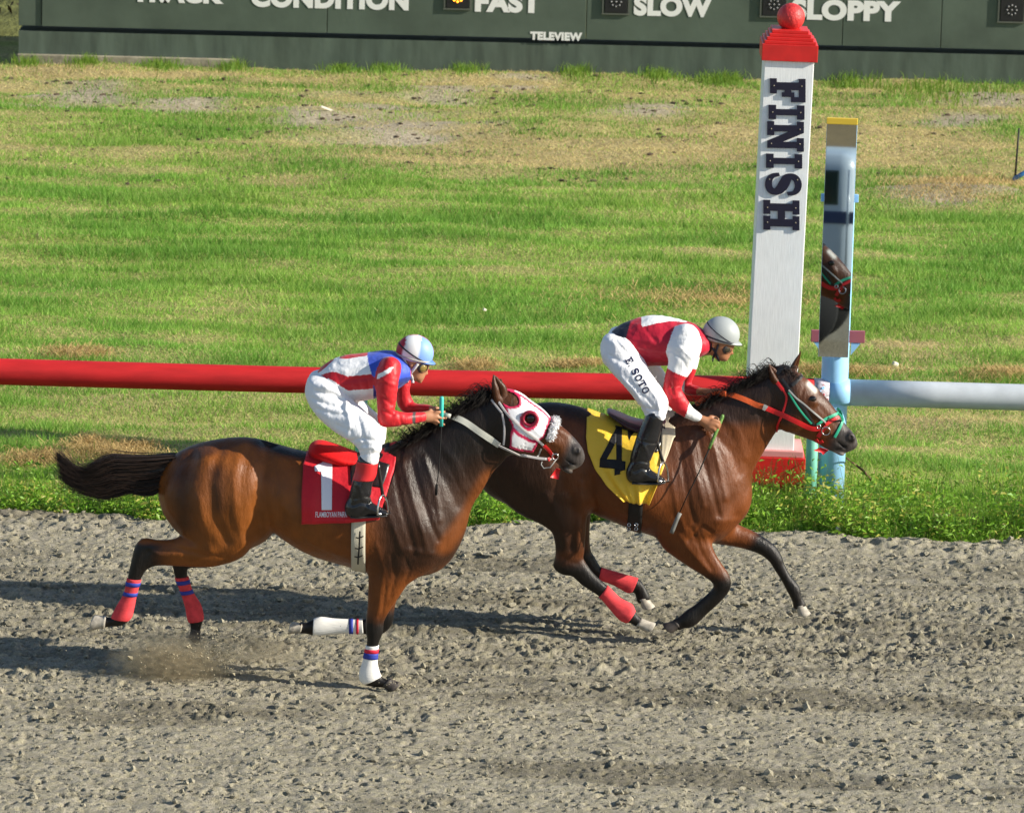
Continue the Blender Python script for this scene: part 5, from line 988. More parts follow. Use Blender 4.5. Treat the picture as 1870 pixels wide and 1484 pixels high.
# ---- rider 1 (red, white and blue)
P1 = dict(seat=(600, 840), bounds=[(530, 600), (850, 955)], skin=M_skin, farshift=(6, -10),
  torso=[(577, 690, 632, 733, .145), (588, 670, 642, 729, .15), (612, 656, 657, 728, .155), (642, 650, 676, 727, .165), (675, 645, 698, 722, .178), (702, 642, 716, 712, .178), (724, 650, 732, 702, .13)],
  neck=[(715, 655, 730, 700, .062), (735, 655, 752, 692, .056), (748, 652, 765, 684, .055)],
  pelvis=[(580, 684, 636, 732, .15), (568, 692, 634, 738, .16), (561, 710, 640, 742, .165), (566, 735, 645, 748, .14)],
  thigh=[(562, 694, 628, 716, .115, -.08), (560, 724, 641, 733, .115, -.11), (577, 756, 656, 743, .104, -.17), (604, 782, 673, 757, .090, -.22), (631, 800, 689, 772, .077, -.27), (649, 813, 699, 787, .067, -.30), (656, 822, 699, 804, .062, -.31), (657, 832, 694, 826, .056, -.32), (655, 843, 690, 845, .052, -.32)],
  shin=[(653, 841, 689, 845, .053, -.32), (650, 860, 686, 866, .053, -.32), (644, 880, 680, 880, .054, -.325), (639, 903, 677, 903, .05, -.33), (636, 921, 676, 920, .046, -.33), (636, 934, 672, 932, .042, -.33)],
  foot=[(642, 912, 640, 942, .038, -.33), (660, 914, 660, 942, .041, -.33), (680, 919, 680, 941, .043, -.335), (698, 928, 697, 940, .042, -.34), (708, 934, 707, 939, .032, -.345)],
  arm=[(697, 664, 729, 672, .058, -.15), (687, 695, 728, 690, .056, -.19), (689, 735, 723, 725, .05, -.20), (691, 757, 719, 742, .046, -.205), (694, 775, 721, 750, .043, -.205), (714, 777, 730, 752, .039, -.20), (740, 775, 743, 754, .034, -.18), (758, 772, 758, 753, .031, -.15), (772, 770, 771, 752, .029, -.12)],
  farm=[(700, 660, 728, 668, .055, .14), (720, 690, 748, 686, .05, .17), (724, 720, 748, 712, .047, .17), (728, 742, 751, 726, .043, .17), (738, 753, 756, 735, .04, .16), (758, 752, 764, 738, .034, .13), (776, 750, 780, 739, .029, .08), (787, 749, 789, 741, .027, .05)],
  face=[(757, 650, 0, .098, .108, .076, 0, .02), (764, 668, 0, .060, .080, .062, -15, .03), (762, 686, 0, .040, .030, .046, -20, .03), (777, 680, 0, .018, .012, .013, -30, .008), (774, 675, 0, .014, .022, .010, -60, .008), (770, 690, 0, .012, .006, .02, -20, .008), (767, 696, 0, .014, .012, .022, 0, .012), (751, 664, -.074, .012, .022, .010, -10, .008), (751, 664, .074, .012, .022, .010, -10, .008)],
  facecut=[(774, 670, .032, .014, .012, .020, 0)],
  hand=[[(772, 770, 772, 752, .024, -.115), (781, 771, 782, 750, .030, -.10), (792, 769, 793, 750, .030, -.085), (798, 764, 799, 751, .022, -.075)],
        [(795, 756, 795, 750, .009, -.105), (803, 755, 803, 749, .009, -.098), (811, 755, 811, 749, .0085, -.075), (812, 753, 812, 748, .008, -.055)],
        [(796, 764, 796, 758, .009, -.105), (806, 766, 806, 760, .009, -.095), (815, 766, 815, 760, .0085, -.07)],
        [(794, 770, 794, 764, .009, -.10), (804, 775, 804, 769, .0085, -.09), (811, 778, 811, 772, .008, -.068)],
        [(786, 770, 788, 764, .009, -.095), (797, 777, 799, 771, .008, -.08)],
        [(784, 752, 787, 746, .010, -.09), (796, 748, 797, 742, .0095, -.06), (806, 750, 806, 744, .009, -.045)]],
  fhand=[[(787, 750, 788, 741, .024, .04), (797, 752, 798, 742, .028, .02), (806, 756, 807, 745, .024, 0)], [(803, 750, 804, 744, .009, -.01), (812, 754, 813, 748, .009, -.02)], [(803, 758, 804, 752, .009, .01), (812, 762, 813, 756, .009, 0)]],
  silkfold=[([(612, 672), (640, 668), (668, 664)], .004, .012), ([(620, 700), (655, 692), (680, 690)], .005, .012), ([(600, 685), (630, 680)], -.005, .012), ([(640, 700), (645, 722)], .004, .008), ([(655, 698), (662, 722)], .004, .008), ([(670, 694), (678, 720)], .005, .008), ([(700, 720), (715, 735)], .005, .01), ([(700, 745), (718, 755)], .006, .009), ([(728, 752), (735, 775)], .004, .008), ([(700, 690), (720, 700)], -.004, .01)],
  fold=[([(578, 715), (605, 722), (628, 732)], .010, .014), ([(572, 728), (600, 738), (625, 742)], .008, .012), ([(590, 705), (615, 716), (635, 735)], -.008, .012), ([(580, 745), (610, 752), (632, 752)], .007, .012), ([(632, 735), (640, 765), (636, 790)], -.009, .016), ([(650, 750), (662, 775), (668, 800)], .008, .014), ([(645, 795), (665, 790), (690, 795)], .008, .010), ([(660, 808), (680, 805), (695, 812)], -.007, .010), ([(658, 822), (680, 816), (695, 820)], .006, .008), ([(615, 770), (640, 778)], .005, .012)],
  bootfold=[([(645, 918), (660, 912), (676, 916)], .006, .008), ([(650, 905), (665, 900), (677, 904)], .005, .008), ([(655, 880), (662, 900)], -.004, .012)], redtop=(0, 15),
  silkcol=None)
def silk1(p, slv, dy):
    x, y = p[:, 0], p[:, 1]; t = (x - 585) / 140; top = np.interp(x, [577, 612, 642, 675, 705, 735], [690, 656, 650, 645, 642, 652]); bot = np.interp(x, [600, 635, 676, 700, 720], [700, 730, 727, 720, 710]); f = (y - top) / (bot - top + 1e-6)
    c = np.tile(RED, (len(p), 1)); c = np.where(((f > .13) & (f < .47))[:, None], WHT, c); c = np.where((f > .80)[:, None], WHT, c)
    yoke = polysd(p, [(664, 630), (745, 630), (750, 700), (728, 700), (690, 692), (680, 686), (672, 665)]) < 0
    c = np.where(yoke[:, None], BLU, c); c = np.where(((x > 681) & (f > .72))[:, None], BLU * .5, c)
    star = (np.abs(x - 706) < 6) & (np.abs(y - 645) < 3); c = np.where(star[:, None], WHT, c)
    st = polysd(p, [(688, 690), (690, 681), (712, 668), (719, 668), (714, 675), (700, 683)]) < 0
    cs = np.tile(RED * np.array([1.05, 1, .8]), (len(p), 1)); cs = np.where(st[:, None], WHT, cs); cs = np.where(((x > 753) & (x < 759) & (y > 745) & (dy < 0))[:, None], np.array([.06, .05, .05]), cs)
    return np.where(slv[:, None], cs, c)
P1['silkcol'] = silk1
rd1, pbody1, shirt1, breech1 = person(P1, H1Y, 'jockey in red, white and blue silks crouched over the red number cloth')
def hcol1(L):
    a = L[:, 0]; c = np.tile(WHT * .95, (len(L), 1)); c = np.where((a > .18)[:, None], LBL, c); c = np.where((a < -.66)[:, None], MAR, c); c = np.where(((np.abs(L[:, 1]) < .06) & (a > -.9))[:, None], MAR * 1.2, c); return c
hm1 = helmet(rd1, 757, 643, H1Y, .100, 12, hcol1, [(-.02, -.30, .12, M_bandg, 'grey_band'), (-.42, -.05, .09, M_band, 'goggle_strap')], mat('blue_peak', (.10, .22, .70), .5, .4), .63)
goggles(rd1, pbody1, 771, 671, 9, H1Y, M_lens, (.85, 0, -.3), None)
bvp = bvh_of(pbody1)
for pts in ([(738, 655), (744, 668), (749, 680)], [(763, 664), (757, 672), (750, 681)], [(750, 680), (746, 690), (744, 697)], [(749, 680), (753, 690), (754, 699)]): mesh_obj('chin_strap', *ribbon(pts, bvp, .017, .004, .003, H1Y - .06), M_strapw, rd1)

# ---- rider 2 (maroon with white sleeves)
P2 = dict(seat=(1130, 775), bounds=[(1070, 565), (1380, 900)], skin=M_skin2, farshift=(14, -16),
  torso=[(1113, 610, 1168, 652, .145), (1126, 599, 1180, 658, .15), (1148, 588, 1197, 660, .158), (1180, 580, 1214, 663, .17), (1215, 583, 1236, 664, .18), (1248, 591, 1262, 656, .175), (1274, 605, 1281, 648, .13)],
  neck=[(1262, 605, 1276, 652, .064), (1284, 612, 1294, 648, .056), (1300, 612, 1314, 645, .055)],
  pelvis=[(1108, 618, 1166, 656, .15), (1103, 624, 1168, 660, .16), (1099, 630, 1172, 662, .165), (1100, 655, 1178, 668, .14)],
  thigh=[(1102, 618, 1166, 636, .115, -.08), (1098, 645, 1174, 655, .115, -.11), (1110, 669, 1181, 667, .103, -.16), (1128, 691, 1193, 687, .090, -.21), (1150, 716, 1207, 707, .078, -.26), (1168, 740, 1219, 729, .067, -.295), (1178, 757, 1219, 746, .060, -.31), (1182, 767, 1213, 764, .054, -.32)],
  shin=[(1180, 757, 1211, 767, .057, -.32), (1170, 780, 1206, 788, .057, -.32), (1161, 803, 1200, 810, .056, -.325), (1153, 830, 1190, 833, .052, -.33), (1149, 852, 1185, 852, .047, -.33), (1149, 870, 1180, 868, .042, -.33)],
  foot=[(1155, 850, 1154, 880, .038, -.33), (1174, 852, 1173, 881, .041, -.33), (1194, 862, 1193, 881, .043, -.335), (1209, 871, 1208, 880, .040, -.34), (1216, 876, 1215, 879, .028, -.345)],
  arm=[(1232, 606, 1276, 614, .064, -.14), (1221, 635, 1280, 640, .062, -.18), (1220, 666, 1264, 673, .055, -.20), (1214, 690, 1250, 692, .05, -.21), (1211, 717, 1244, 709, .046, -.21), (1222, 742, 1250, 722, .043, -.21), (1246, 759, 1263, 742, .037, -.20), (1264, 767, 1273, 751, .033, -.185), (1272, 768, 1279, 756, .029, -.18)],
  farm=[(1240, 605, 1272, 615, .06, .14), (1245, 645, 1278, 648, .056, .17), (1243, 680, 1268, 684, .05, .18), (1243, 702, 1262, 694, .045, .18), (1252, 719, 1262, 701, .04, .16), (1266, 721, 1269, 704, .034, .12), (1277, 721, 1279, 707, .029, .09)],
  face=[(1316, 616, 0, .098, .108, .076, 0, .02), (1319, 634, 0, .062, .080, .062, -25, .03), (1318, 649, 0, .042, .028, .046, -25, .03), (1335, 644, 0, .019, .012, .013, -25, .008), (1331, 639, 0, .014, .022, .010, -55, .008), (1329, 651, 0, .012, .006, .02, -20, .008), (1325, 656, 0, .014, .010, .022, 0, .012), (1303, 630, -.074, .012, .022, .010, -10, .008), (1303, 630, .074, .012, .022, .010, -10, .008)],
  facecut=[(1329, 636, .032, .014, .012, .020, 0)],
  hand=[[(1272, 768, 1279, 757, .022, -.18), (1281, 777, 1289, 760, .028, -.175), (1291, 784, 1300, 763, .030, -.17), (1300, 787, 1308, 767, .026, -.165)],
        [(1297, 770, 1304, 764, .010, -.19), (1309, 772, 1314, 767, .010, -.185), (1313, 779, 1317, 774, .0095, -.165), (1308, 783, 1311, 778, .009, -.145)], [(1295, 776, 1301, 770, .010, -.195), (1307, 779, 1312, 774, .010, -.19), (1311, 786, 1314, 781, .0095, -.168), (1305, 788, 1308, 784, .009, -.15)],
        [(1292, 782, 1297, 776, .010, -.195), (1302, 785, 1306, 780, .010, -.19), (1305, 791, 1308, 786, .009, -.168)], [(1288, 786, 1292, 780, .009, -.19), (1297, 789, 1300, 785, .009, -.185), (1299, 793, 1301, 789, .008, -.168)],
        [(1295, 763, 1299, 757, .010, -.155), (1306, 766, 1309, 760, .0095, -.145), (1314, 772, 1316, 767, .009, -.14)]],
  fhand=[[(1276, 721, 1278, 708, .026, .08), (1290, 722, 1292, 709, .030, .06), (1303, 724, 1305, 711, .028, .045)], [(1302, 714, 1303, 708, .0095, .03), (1316, 716, 1317, 710, .009, .02), (1326, 721, 1327, 715, .009, .02)], [(1303, 721, 1304, 715, .0095, .03), (1315, 724, 1316, 718, .009, .02), (1322, 728, 1323, 722, .009, .02)], [(1300, 727, 1301, 721, .009, .035), (1311, 731, 1312, 725, .009, .03)]],
  silkfold=[([(1150, 620), (1185, 625), (1205, 628)], -.004, .014), ([(1165, 640), (1195, 648), (1215, 655)], .005, .012), ([(1180, 605), (1200, 628)], .004, .012), ([(1230, 640), (1248, 655), (1255, 675)], .005, .010), ([(1240, 630), (1262, 650)], -.005, .010), ([(1222, 705), (1240, 700)], .007, .008), ([(1218, 725), (1238, 722)], -.005, .010), ([(1225, 695), (1228, 715)], .006, .008)],
  fold=[([(1125, 625), (1140, 640), (1150, 650)], .008, .010), ([(1140, 618), (1152, 635)], -.008, .010), ([(1115, 650), (1140, 662), (1165, 668)], .006, .012), ([(1150, 690), (1175, 715), (1195, 735)], .006, .012), ([(1135, 685), (1160, 710), (1180, 740)], -.007, .012), ([(1170, 735), (1192, 738), (1212, 742)], .007, .010), ([(1178, 750), (1198, 748), (1214, 755)], -.006, .008), ([(1185, 700), (1200, 720), (1205, 750)], -.006, .010)],
  bootfold=[([(1152, 840), (1170, 836), (1190, 842)], .006, .008), ([(1158, 856), (1172, 850), (1184, 856)], .005, .007), ([(1172, 800), (1185, 830)], -.004, .012), ([(1165, 800), (1200, 806)], .004, .006)], redtop=None, silkcol=None)
def silk2(p, slv, dy):
    x, y = p[:, 0], p[:, 1]; c = np.tile(np.array([.44, .005, .028]), (len(p), 1))
    c = np.where((polysd(p, [(1172, 560), (1268, 560), (1268, 600), (1258, 597), (1225, 592), (1200, 594), (1174, 600), (1172, 598)]) < 0)[:, None], WHT, c)
    c = np.where((x + (y - 600) * .35 < 1150)[:, None], NVY, c)
    cs = np.tile(WHT, (len(p), 1)); low = y - (x - 1220) * .43 > 670; cs = np.where(low[:, None], RED, cs); cs = np.where(((x + y * .35 > 1253 + .35 * 750) & (dy < 0) & low)[:, None], WHT, cs)
    cs = np.where(((dy > 0) & (y > 696 + 12) & (x < 1252))[:, None], WHT, cs)
    return np.where(slv[:, None], cs, c)
P2['silkcol'] = silk2
rd2, pbody2, shirt2, breech2 = person(P2, H2Y, 'jockey in maroon silks with white sleeves and grey helmet over the yellow cloth')
def hcol2(L): return np.tile(np.array([.33, .36, .37]), (len(L), 1))
hm2 = helmet(rd2, 1316, 610, H2Y, .104, 10, hcol2, [(-.10, -.24, .10, M_band, 'dark_band'), (-.52, .05, .06, M_band, 'goggle_strap')], mat('grey_peak', (.32, .35, .35), .45, .4), .62)
goggles(rd2, pbody2, 1327, 637, 8.5, H2Y, M_lensd, (.85, 0, -.25), None)
bvp = bvh_of(pbody2)
for pts in ([(1297, 627), (1305, 640), (1310, 650), (1313, 658)], [(1312, 628), (1308, 640), (1303, 652), (1302, 660)]): mesh_obj('chin_strap', *ribbon(pts, bvp, .014, .004, .003, H2Y - .06), M_band, rd2)
# hair and nape under the helmets
for rd, x, y, Y0 in ((rd1, 741, 672, H1Y), (rd2, 1294, 634, H2Y)):
    f3 = Field(W(x - 30, y + 30, Y0) - np.array([0, .12, 0]), W(x + 30, y - 30, Y0) + np.array([0, .12, 0]), .006); f3.smin(*ell(f3, x, y - 4, Y0, .052, .055, .064, -30), 0); V, Q = nets(f3, 1); mesh_obj('hair', V, Q, M_hairb, rd)
# lettering on the thigh: E. SOTO
def dense_poly(poly, step):
    bm = bmesh.new(); vs = [bm.verts.new((p[0], p[1], 0)) for p in poly]; bm.verts.ensure_lookup_table()
    for t in tessellate_polygon([[Vector((p[0], p[1], 0)) for p in poly]]):
        try: bm.faces.new([vs[i] for i in t])
        except ValueError: pass
    for _ in range(6):
        e = [e for e in bm.edges if e.calc_length() > step]
        if not e: break
        bmesh.ops.subdivide_edges(bm, edges=e, cuts=1); bmesh.ops.triangulate(bm, faces=bm.faces[:])
    bm.verts.index_update(); V = np.array([v.co[:2] for v in bm.verts]); F = [tuple(v.index for v in f.verts) for f in bm.faces]; bm.free(); return V, F
def conform(polys_px, bvh, name, m, parent, off=.003, step=3.0, Yfb=None):
    mb = MB()
    for poly in polys_px:
        V, F = dense_poly(poly, step); P = []
        for x, y in V:
            h, n = hitpx(bvh, x, y)
            P.append(Vector((W(x, y, Yfb)[0], Yfb, W(x, y, Yfb)[2])) if h is None else h + n * off)
        P2_ = [p + Vector((0, .004, 0)) for p in P]; mb.add(P, F)
    o = mb.build(name, m, parent, True); o.data.update(); md = o.modifiers.new('t', 'SOLIDIFY'); md.thickness = .0015; md.offset = 0; return o
bvb = bvh_of(breech2); M_ink = mat('navy_print', (.012, .014, .05), .7, .2)
u0 = np.array([1147, 654.]); u1 = np.array([1181, 716.]); d_ = (u1 - u0) / np.linalg.norm(u1 - u0); nrm_ = np.array([d_[1], -d_[0]]); Lt = np.linalg.norm(u1 - u0)
for ch, s0, s1 in (('E', 0, .15), ('.', .185, .21), ('S', .32, .47), ('O', .50, .66), ('T', .68, .84), ('O', .86, 1.02)):
    hgt = 13.5; f = lambda q: tuple(u0 + d_ * Lt * (s0 + (s1 - s0) * q[0]) + nrm_ * hgt * (q[1] - .5))
    if ch == 'O':
        polys = []; K = 20; o_ = [(.5 + .5 * math.cos(2 * math.pi * k / K), .5 + .5 * math.sin(2 * math.pi * k / K)) for k in range(K)]; i_ = [(.5 + .27 * math.cos(2 * math.pi * k / K), .5 + .36 * math.sin(2 * math.pi * k / K)) for k in range(K)]
        for k in range(K): polys.append([f(o_[k]), f(o_[(k + 1) % K]), f(i_[(k + 1) % K]), f(i_[k])])
    elif ch == '.': polys = [[f((0, 0)), f((1, 0)), f((1, .16)), f((0, .16))]]
    else: polys = [[f(q) for q in G[ch]]]
    conform(polys, bvb, 'name_letter', M_ink, breech2, .003, 2.5, H2Y - .3)
# ================================================================== TACK
def pl_at(line, t):
    L = np.asarray(line, float); s = np.concatenate([[0], np.cumsum(np.linalg.norm(np.diff(L, axis=0), axis=1))]); s /= s[-1]
    return np.stack([np.interp(t, s, L[:, 0]), np.interp(t, s, L[:, 1])], -1)
def drape(name, bv, Y0, left, right, nS, nT, off, m, parent, fold=.006, seed=0, both=True, t0=0.0, thick=.003, curl=None):
    r_ = np.random.default_rng(seed); ph = r_.uniform(0, 6, 8); rowsN = []
    for j in range(nT + 1):
        t = j / nT; row = []; l = pl_at(left, [t])[0]; r = pl_at(right, [t])[0]
        for i in range(nS + 1):
            s = i / nS; px_ = l * (1 - s) + r * s; te_ = t0 + (1 - t0) * t; Pn = W(px_[0], px_[1], Y0 - .28 * float(sm(te_, 0, .35))); X, Z = Pn[0], Pn[2]
            ht = bv.ray_cast(Vector((X, Y0, 4)), Vector((0, 0, -1)))[0]; hb = bv.ray_cast(Vector((X, Y0, 0.2)), Vector((0, 0, 1)))[0]
            zt = ht.z if ht else 1.5; zb_ = hb.z if hb else .7; zc = (zt + zb_) / 2 + .05; A = zt - zc
            th = math.acos(max(-1, min(1, (Z - zc) / A))) if te_ > 0.001 else 0.0
            d = Vector((0, -math.sin(th), math.cos(th))); o_ = Vector((X, Y0, zc)) + d * 1.3; h = bv.ray_cast(o_, -d)
            P = h[0] if h[0] else Vector((X, Y0, zc)) + d * .3; n = h[1] if h[0] else d
            if h[0] and h[1].dot(d) < 0: n = d
            f = fold * te_ * (math.sin(9 * s + ph[0] + 1.5 * te_) + .7 * math.sin(17 * s + ph[1] - 3 * te_) + .5 * math.sin(5 * te_ + 7 * s + ph[2]) + .4 * math.sin(31 * s + ph[3]))
            e = off + f + fold * 1.3 * te_
            if curl: e += curl(s, te_)
            row.append(P + n * e)
        rowsN.append(row)
    rows = ([[Vector((p.x, 2 * Y0 - p.y, p.z)) for p in r] for r in rowsN[:0:-1]] + rowsN) if both else rowsN
    if both:
        k = nT
        for i in range(nS + 1): rows[k][i].z = max(rows[k][i].z, (rows[k - 1][i].z + rows[k + 1][i].z) / 2)
    V = [p for r in rows for p in r]; n = nS + 1; F = [(j * n + i, j * n + i + 1, (j + 1) * n + i + 1, (j + 1) * n + i) for j in range(len(rows) - 1) for i in range(nS)]
    o = mesh_obj(name, V, F, m, parent); md = o.modifiers.new('t', 'SOLIDIFY'); md.thickness = thick; md.offset = 0
    return o
def girth(name, bv, Y0, top, bot, wd, m, parent, off=.006, th0=.35, n=44):
    V = []; F = []; K = 5
    Pt, Pb = W(*top, Y0 - .28), W(*bot, Y0 - .1)
    for j in range(n + 1):
        a = -math.pi + 2 * math.pi * j / n
        for i in range(K):
            X0 = Pt[0]; z_est = 0
            X = (Pt[0] + Pb[0]) / 2 + (Pt[0] - Pb[0]) / 2 * math.cos(a) + (i / (K - 1) - .5) * wd
            ht = bv.ray_cast(Vector((X, Y0, 4)), Vector((0, 0, -1)))[0]; zc = ht.z - .36; d = Vector((0, -math.sin(a), math.cos(a))); h = bv.ray_cast(Vector((X, Y0, zc)) + d * .43, -d)
            V.append((h[0] if h[0] else Vector((X, Y0, zc)) + d * .3) + d * (off + .002 * math.sin(i * 1.57)))
    for j in range(n):
        for i in range(K - 1): F.append((j * K + i, j * K + i + 1, (j + 1) * K + i + 1, (j + 1) * K + i))
    o = mesh_obj(name, V, F, m, parent); md = o.modifiers.new('t', 'SOLIDIFY'); md.thickness = .005; md.offset = 1; return o
def torus(c, r, rr, ax_=(0, 1, 0), n=24, k=8, sc=(1, 1)):
    q_ = Vector(ax_).to_track_quat('Z', 'Y').to_matrix(); V = []; F = []
    for i in range(n):
        a = 2 * math.pi * i / n
        for j in range(k):
            b = 2 * math.pi * j / k; V.append(Vector(c) + q_ @ Vector(((r + rr * math.cos(b)) * math.cos(a) * sc[0], (r + rr * math.cos(b)) * math.sin(a) * sc[1], rr * math.sin(b))))
    for i in range(n):
        for j in range(k): F.append((i * k + j, i * k + (j + 1) % k, ((i + 1) % n) * k + (j + 1) % k, ((i + 1) % n) * k + j))
    return V, F
M_cred = cloth_mat('red_number_cloth', (.52, .006, .018), .55, .1, .35, (16, .5, .02)); M_cyel = cloth_mat('yellow_number_cloth', (.78, .50, .035), .5, .1, .4, (16, .5, .02)); M_num = mat('white_number', (.78, .78, .84), .6, .3); M_numb = mat('black_number', (.012, .012, .014), .6, .3)
M_sad = mat('black_saddle_leather', (.014, .012, .013), .3, .5, bump=(50, .2, .004)); M_mar = mat('maroon_saddle_leather', (.03, .012, .022), .35, .5); M_rpad = mat('red_saddle_roll', (.55, .006, .008), .7, .15, sheen=.04, bump=(60, .4, .006)); M_cream = mat('cream_saddle_pad', (.60, .52, .38), .8, .2, bump=(60, .3, .004)); M_girw = mat('cream_girth_webbing', (.50, .47, .38), .8, .2, bump=(120, .4, .003)); M_girb = mat('black_girth', (.012, .011, .011), .6, .3); M_steel = mat('stirrup_steel', (.55, .55, .56), .22, .5, 1.0)
# horse 1
nc1 = empty('saddle_cloth', (W(620, 900, 0)[0], H1Y, 1.0), 'red saddle cloth with white number one on the nearer horse', 'saddle cloth', 'racing saddle cloths')
c1 = drape('cloth', bv1, H1Y, [(560, 826), (552, 850), (551, 900), (552, 950)], [(726, 812), (716, 850), (704, 900), (692, 952)], 44, 28, .008, M_cred, nc1, .008, 3)
bvc = bvh_of(c1)
conform([[(573.8, 851.8), (587, 845.8), (594, 839.7), (605, 838.7), (606.7, 847.8), (606, 931), (587, 931), (586, 862), (574.8, 861)]], bvc, 'number', M_num, c1, .005, 5, H1Y - .32)
def text_polys(txt, xa, xb, yb, yt, slope=.0244, bold=.01):
    cu = bpy.data.curves.new('t', 'FONT'); cu.body = txt; cu.size = 1.0; cu.offset = bold; cu.resolution_u = 3; t = bpy.data.objects.new('t', cu); COL.objects.link(t); dg = bpy.context.evaluated_depsgraph_get(); me = bpy.data.meshes.new_from_object(t.evaluated_get(dg)); bpy.data.objects.remove(t)
    v = np.array([q.co[:2] for q in me.vertices]); lo, hi = v.min(0), v.max(0); x = xa + (v[:, 0] - lo[0]) / (hi[0] - lo[0]) * (xb - xa); y = yb - (v[:, 1] - lo[1]) / (hi[1] - lo[1]) * (yb - yt)
    return np.stack([x, y], -1), [tuple(p.vertices) for p in me.polygons]
tv, tf = text_polys('FLAMBOYAN PARK', 576, 634, 944, 934); P = []
for x, y in tv:
    h, n = hitpx(bvc, x, y); P.append(h + n * .005 if h else Vector(W(x, y, -.33)))
mesh_obj('lettering', P, tf, M_num, c1)
sd1 = empty('racing_saddle', (W(620, 840, 0)[0], H1Y, 1.4), 'black racing saddle with red rolled pad and cream girth', 'saddle', 'racing saddles')
def sadpart(name, st, Y0, m, par, k=.02, bnd=None):
    xs = [r[0] for r in st] + [r[2] for r in st]; ys = [r[1] for r in st] + [r[3] for r in st]; bm_ = max(r[4] for r in st) + .06
    f3 = Field(W(min(xs) - 18, max(ys) + 18, Y0) - np.array([0, bm_, 0]), W(max(xs) + 18, min(ys) - 18, Y0) + np.array([0, bm_, 0]), .007); f3.smin(*chain(f3, st, Y0, k), 0); V, Q = nets(f3, 1); return mesh_obj(name, V, Q, m, par)
sadpart('seat_roll', [(573, 812, 574, 832, .09), (582, 805, 581, 837, .14), (603, 810, 600, 843, .16), (625, 818, 622, 848, .16), (647, 826, 645, 850, .13)], H1Y, M_rpad, sd1)
sadpart('seat', [(640, 832, 640, 852, .12), (665, 830, 665, 850, .13), (690, 822, 690, 846, .12), (712, 812, 712, 838, .07)], H1Y, M_sad, sd1)
drape('flap', bv1, H1Y, [(640, 836), (637, 862), (640, 888)], [(713, 824), (708, 850), (697, 880)], 12, 12, .016, M_sad, sd1, .002, 5, thick=.004)
girth('girth', bv1, H1Y, (655, 940), (655, 1036), .085, M_girw, sd1, .012)
for i, (x_, dx_) in enumerate(((657, 0),)): mesh_obj('girth_strap', *ribbon([(x_, 968), (x_ - 1, 995), (x_ - 2, 1024)], bv1, .010, .004, .022, H1Y - .3), M_girb, sd1)
for y_ in (978, 996, 1010): mesh_obj('buckle', *ribbon([(649, y_), (656, y_ + 1), (663, y_ - 2)], bv1, .007, .004, .028, H1Y - .3), M_girb, sd1)
def stirrup(par, top, fx, fy, Y, m=None):
    mesh_obj('stirrup_leather', *ribbon(None, None, .020, .004, 0, 0, pts3=[W(top[0] + (fx - top[0]) * t, top[1] + (fy - 34 - top[1]) * t, Y + .02 - .0 * t) for t in np.linspace(0, 1, 8)]), M_sad, par)
    pts = []
    for t in np.linspace(0, 1, 25):
        a = math.pi * t; pts.append((fx + 17 * math.cos(a) * .55, fy - 34 * math.sin(a) * 1.0, Y + .055 * math.cos(a)))
    mesh_obj('stirrup_iron', *tube([W(a, b, c_) for a, b, c_ in pts], .0065, 8), M_steel, par); A, B_ = pts[0], pts[-1]
    mesh_obj('stirrup_tread', *tube([W(*A), W((A[0] + B_[0]) / 2, (A[1] + B_[1]) / 2 + 1, Y), W(*B_)], .010, 8), M_steel, par)
stirrup(sd1, (690, 846), 699, 938, H1Y - .345)
# horse 2
nc2 = empty('saddle_cloth', (W(1130, 830, H2Y)[0], H2Y, 1.0), 'yellow saddle cloth with black number four on the leading horse', 'saddle cloth', 'racing saddle cloths')
def curl2(s, t): return .03 * max(0, 1 - abs(s - .1) * 5) * max(0, t - .55) + .02 * t * max(0, t - .7)
c2 = drape('cloth', bv2, H2Y, [(1071, 750), (1070, 790), (1074, 825), (1088, 858), (1110, 882), (1140, 903)], [(1226, 765), (1222, 800), (1212, 850), (1200, 885), (1184, 914)], 44, 28, .008, M_cyel, nc2, .015, 12, curl=curl2)
bvc2 = bvh_of(c2)
conform([[(1125.7, 780.5), (1125.5, 807), (1108, 838.6), (1096, 838)], [(1125.7, 780.5), (1135.8, 782), (1135.8, 841), (1125.7, 839.5), (1125.5, 807)], [(1096, 838), (1108, 838.6), (1125.7, 839.5), (1135.8, 841), (1142.6, 842.8), (1141.7, 858), (1133, 860.5), (1122, 856), (1094.6, 853)], [(1122, 856), (1133, 860.5), (1132.5, 866), (1122, 868)]], bvc2, 'number', M_numb, c2, .005, 5, H2Y - .32)
sd2 = empty('racing_saddle', (W(1150, 790, H2Y)[0], H2Y, 1.4), 'dark maroon racing saddle with cream front pad and black girth', 'saddle', 'racing saddles')
sadpart('seat', [(1112, 747, 1113, 756, .09), (1130, 754, 1128, 768, .14), (1155, 764, 1153, 785, .15), (1185, 768, 1184, 795, .14), (1212, 760, 1212, 790, .09)], H2Y, M_mar, sd2)
drape('flap', bv2, H2Y, [(1150, 775), (1146, 800), (1152, 830)], [(1216, 765), (1212, 795), (1200, 822)], 12, 12, .016, M_sad, sd2, .002, 6, thick=.004)
drape('front_pad', bv2, H2Y, [(1210, 766), (1210, 790), (1208, 820), (1204, 845)], [(1233, 764), (1231, 790), (1220, 820), (1210, 846)], 8, 14, .018, M_cream, sd2, .002, 8, thick=.008)
mesh_obj('surcingle', *ribbon([(1123, 780), (1143, 785), (1166, 792)], bvc2, .013, .004, .008, H2Y - .3), M_girb, sd2)
girth('girth', bv2, H2Y, (1163, 905), (1157, 966), .088, M_girb, sd2, .012)
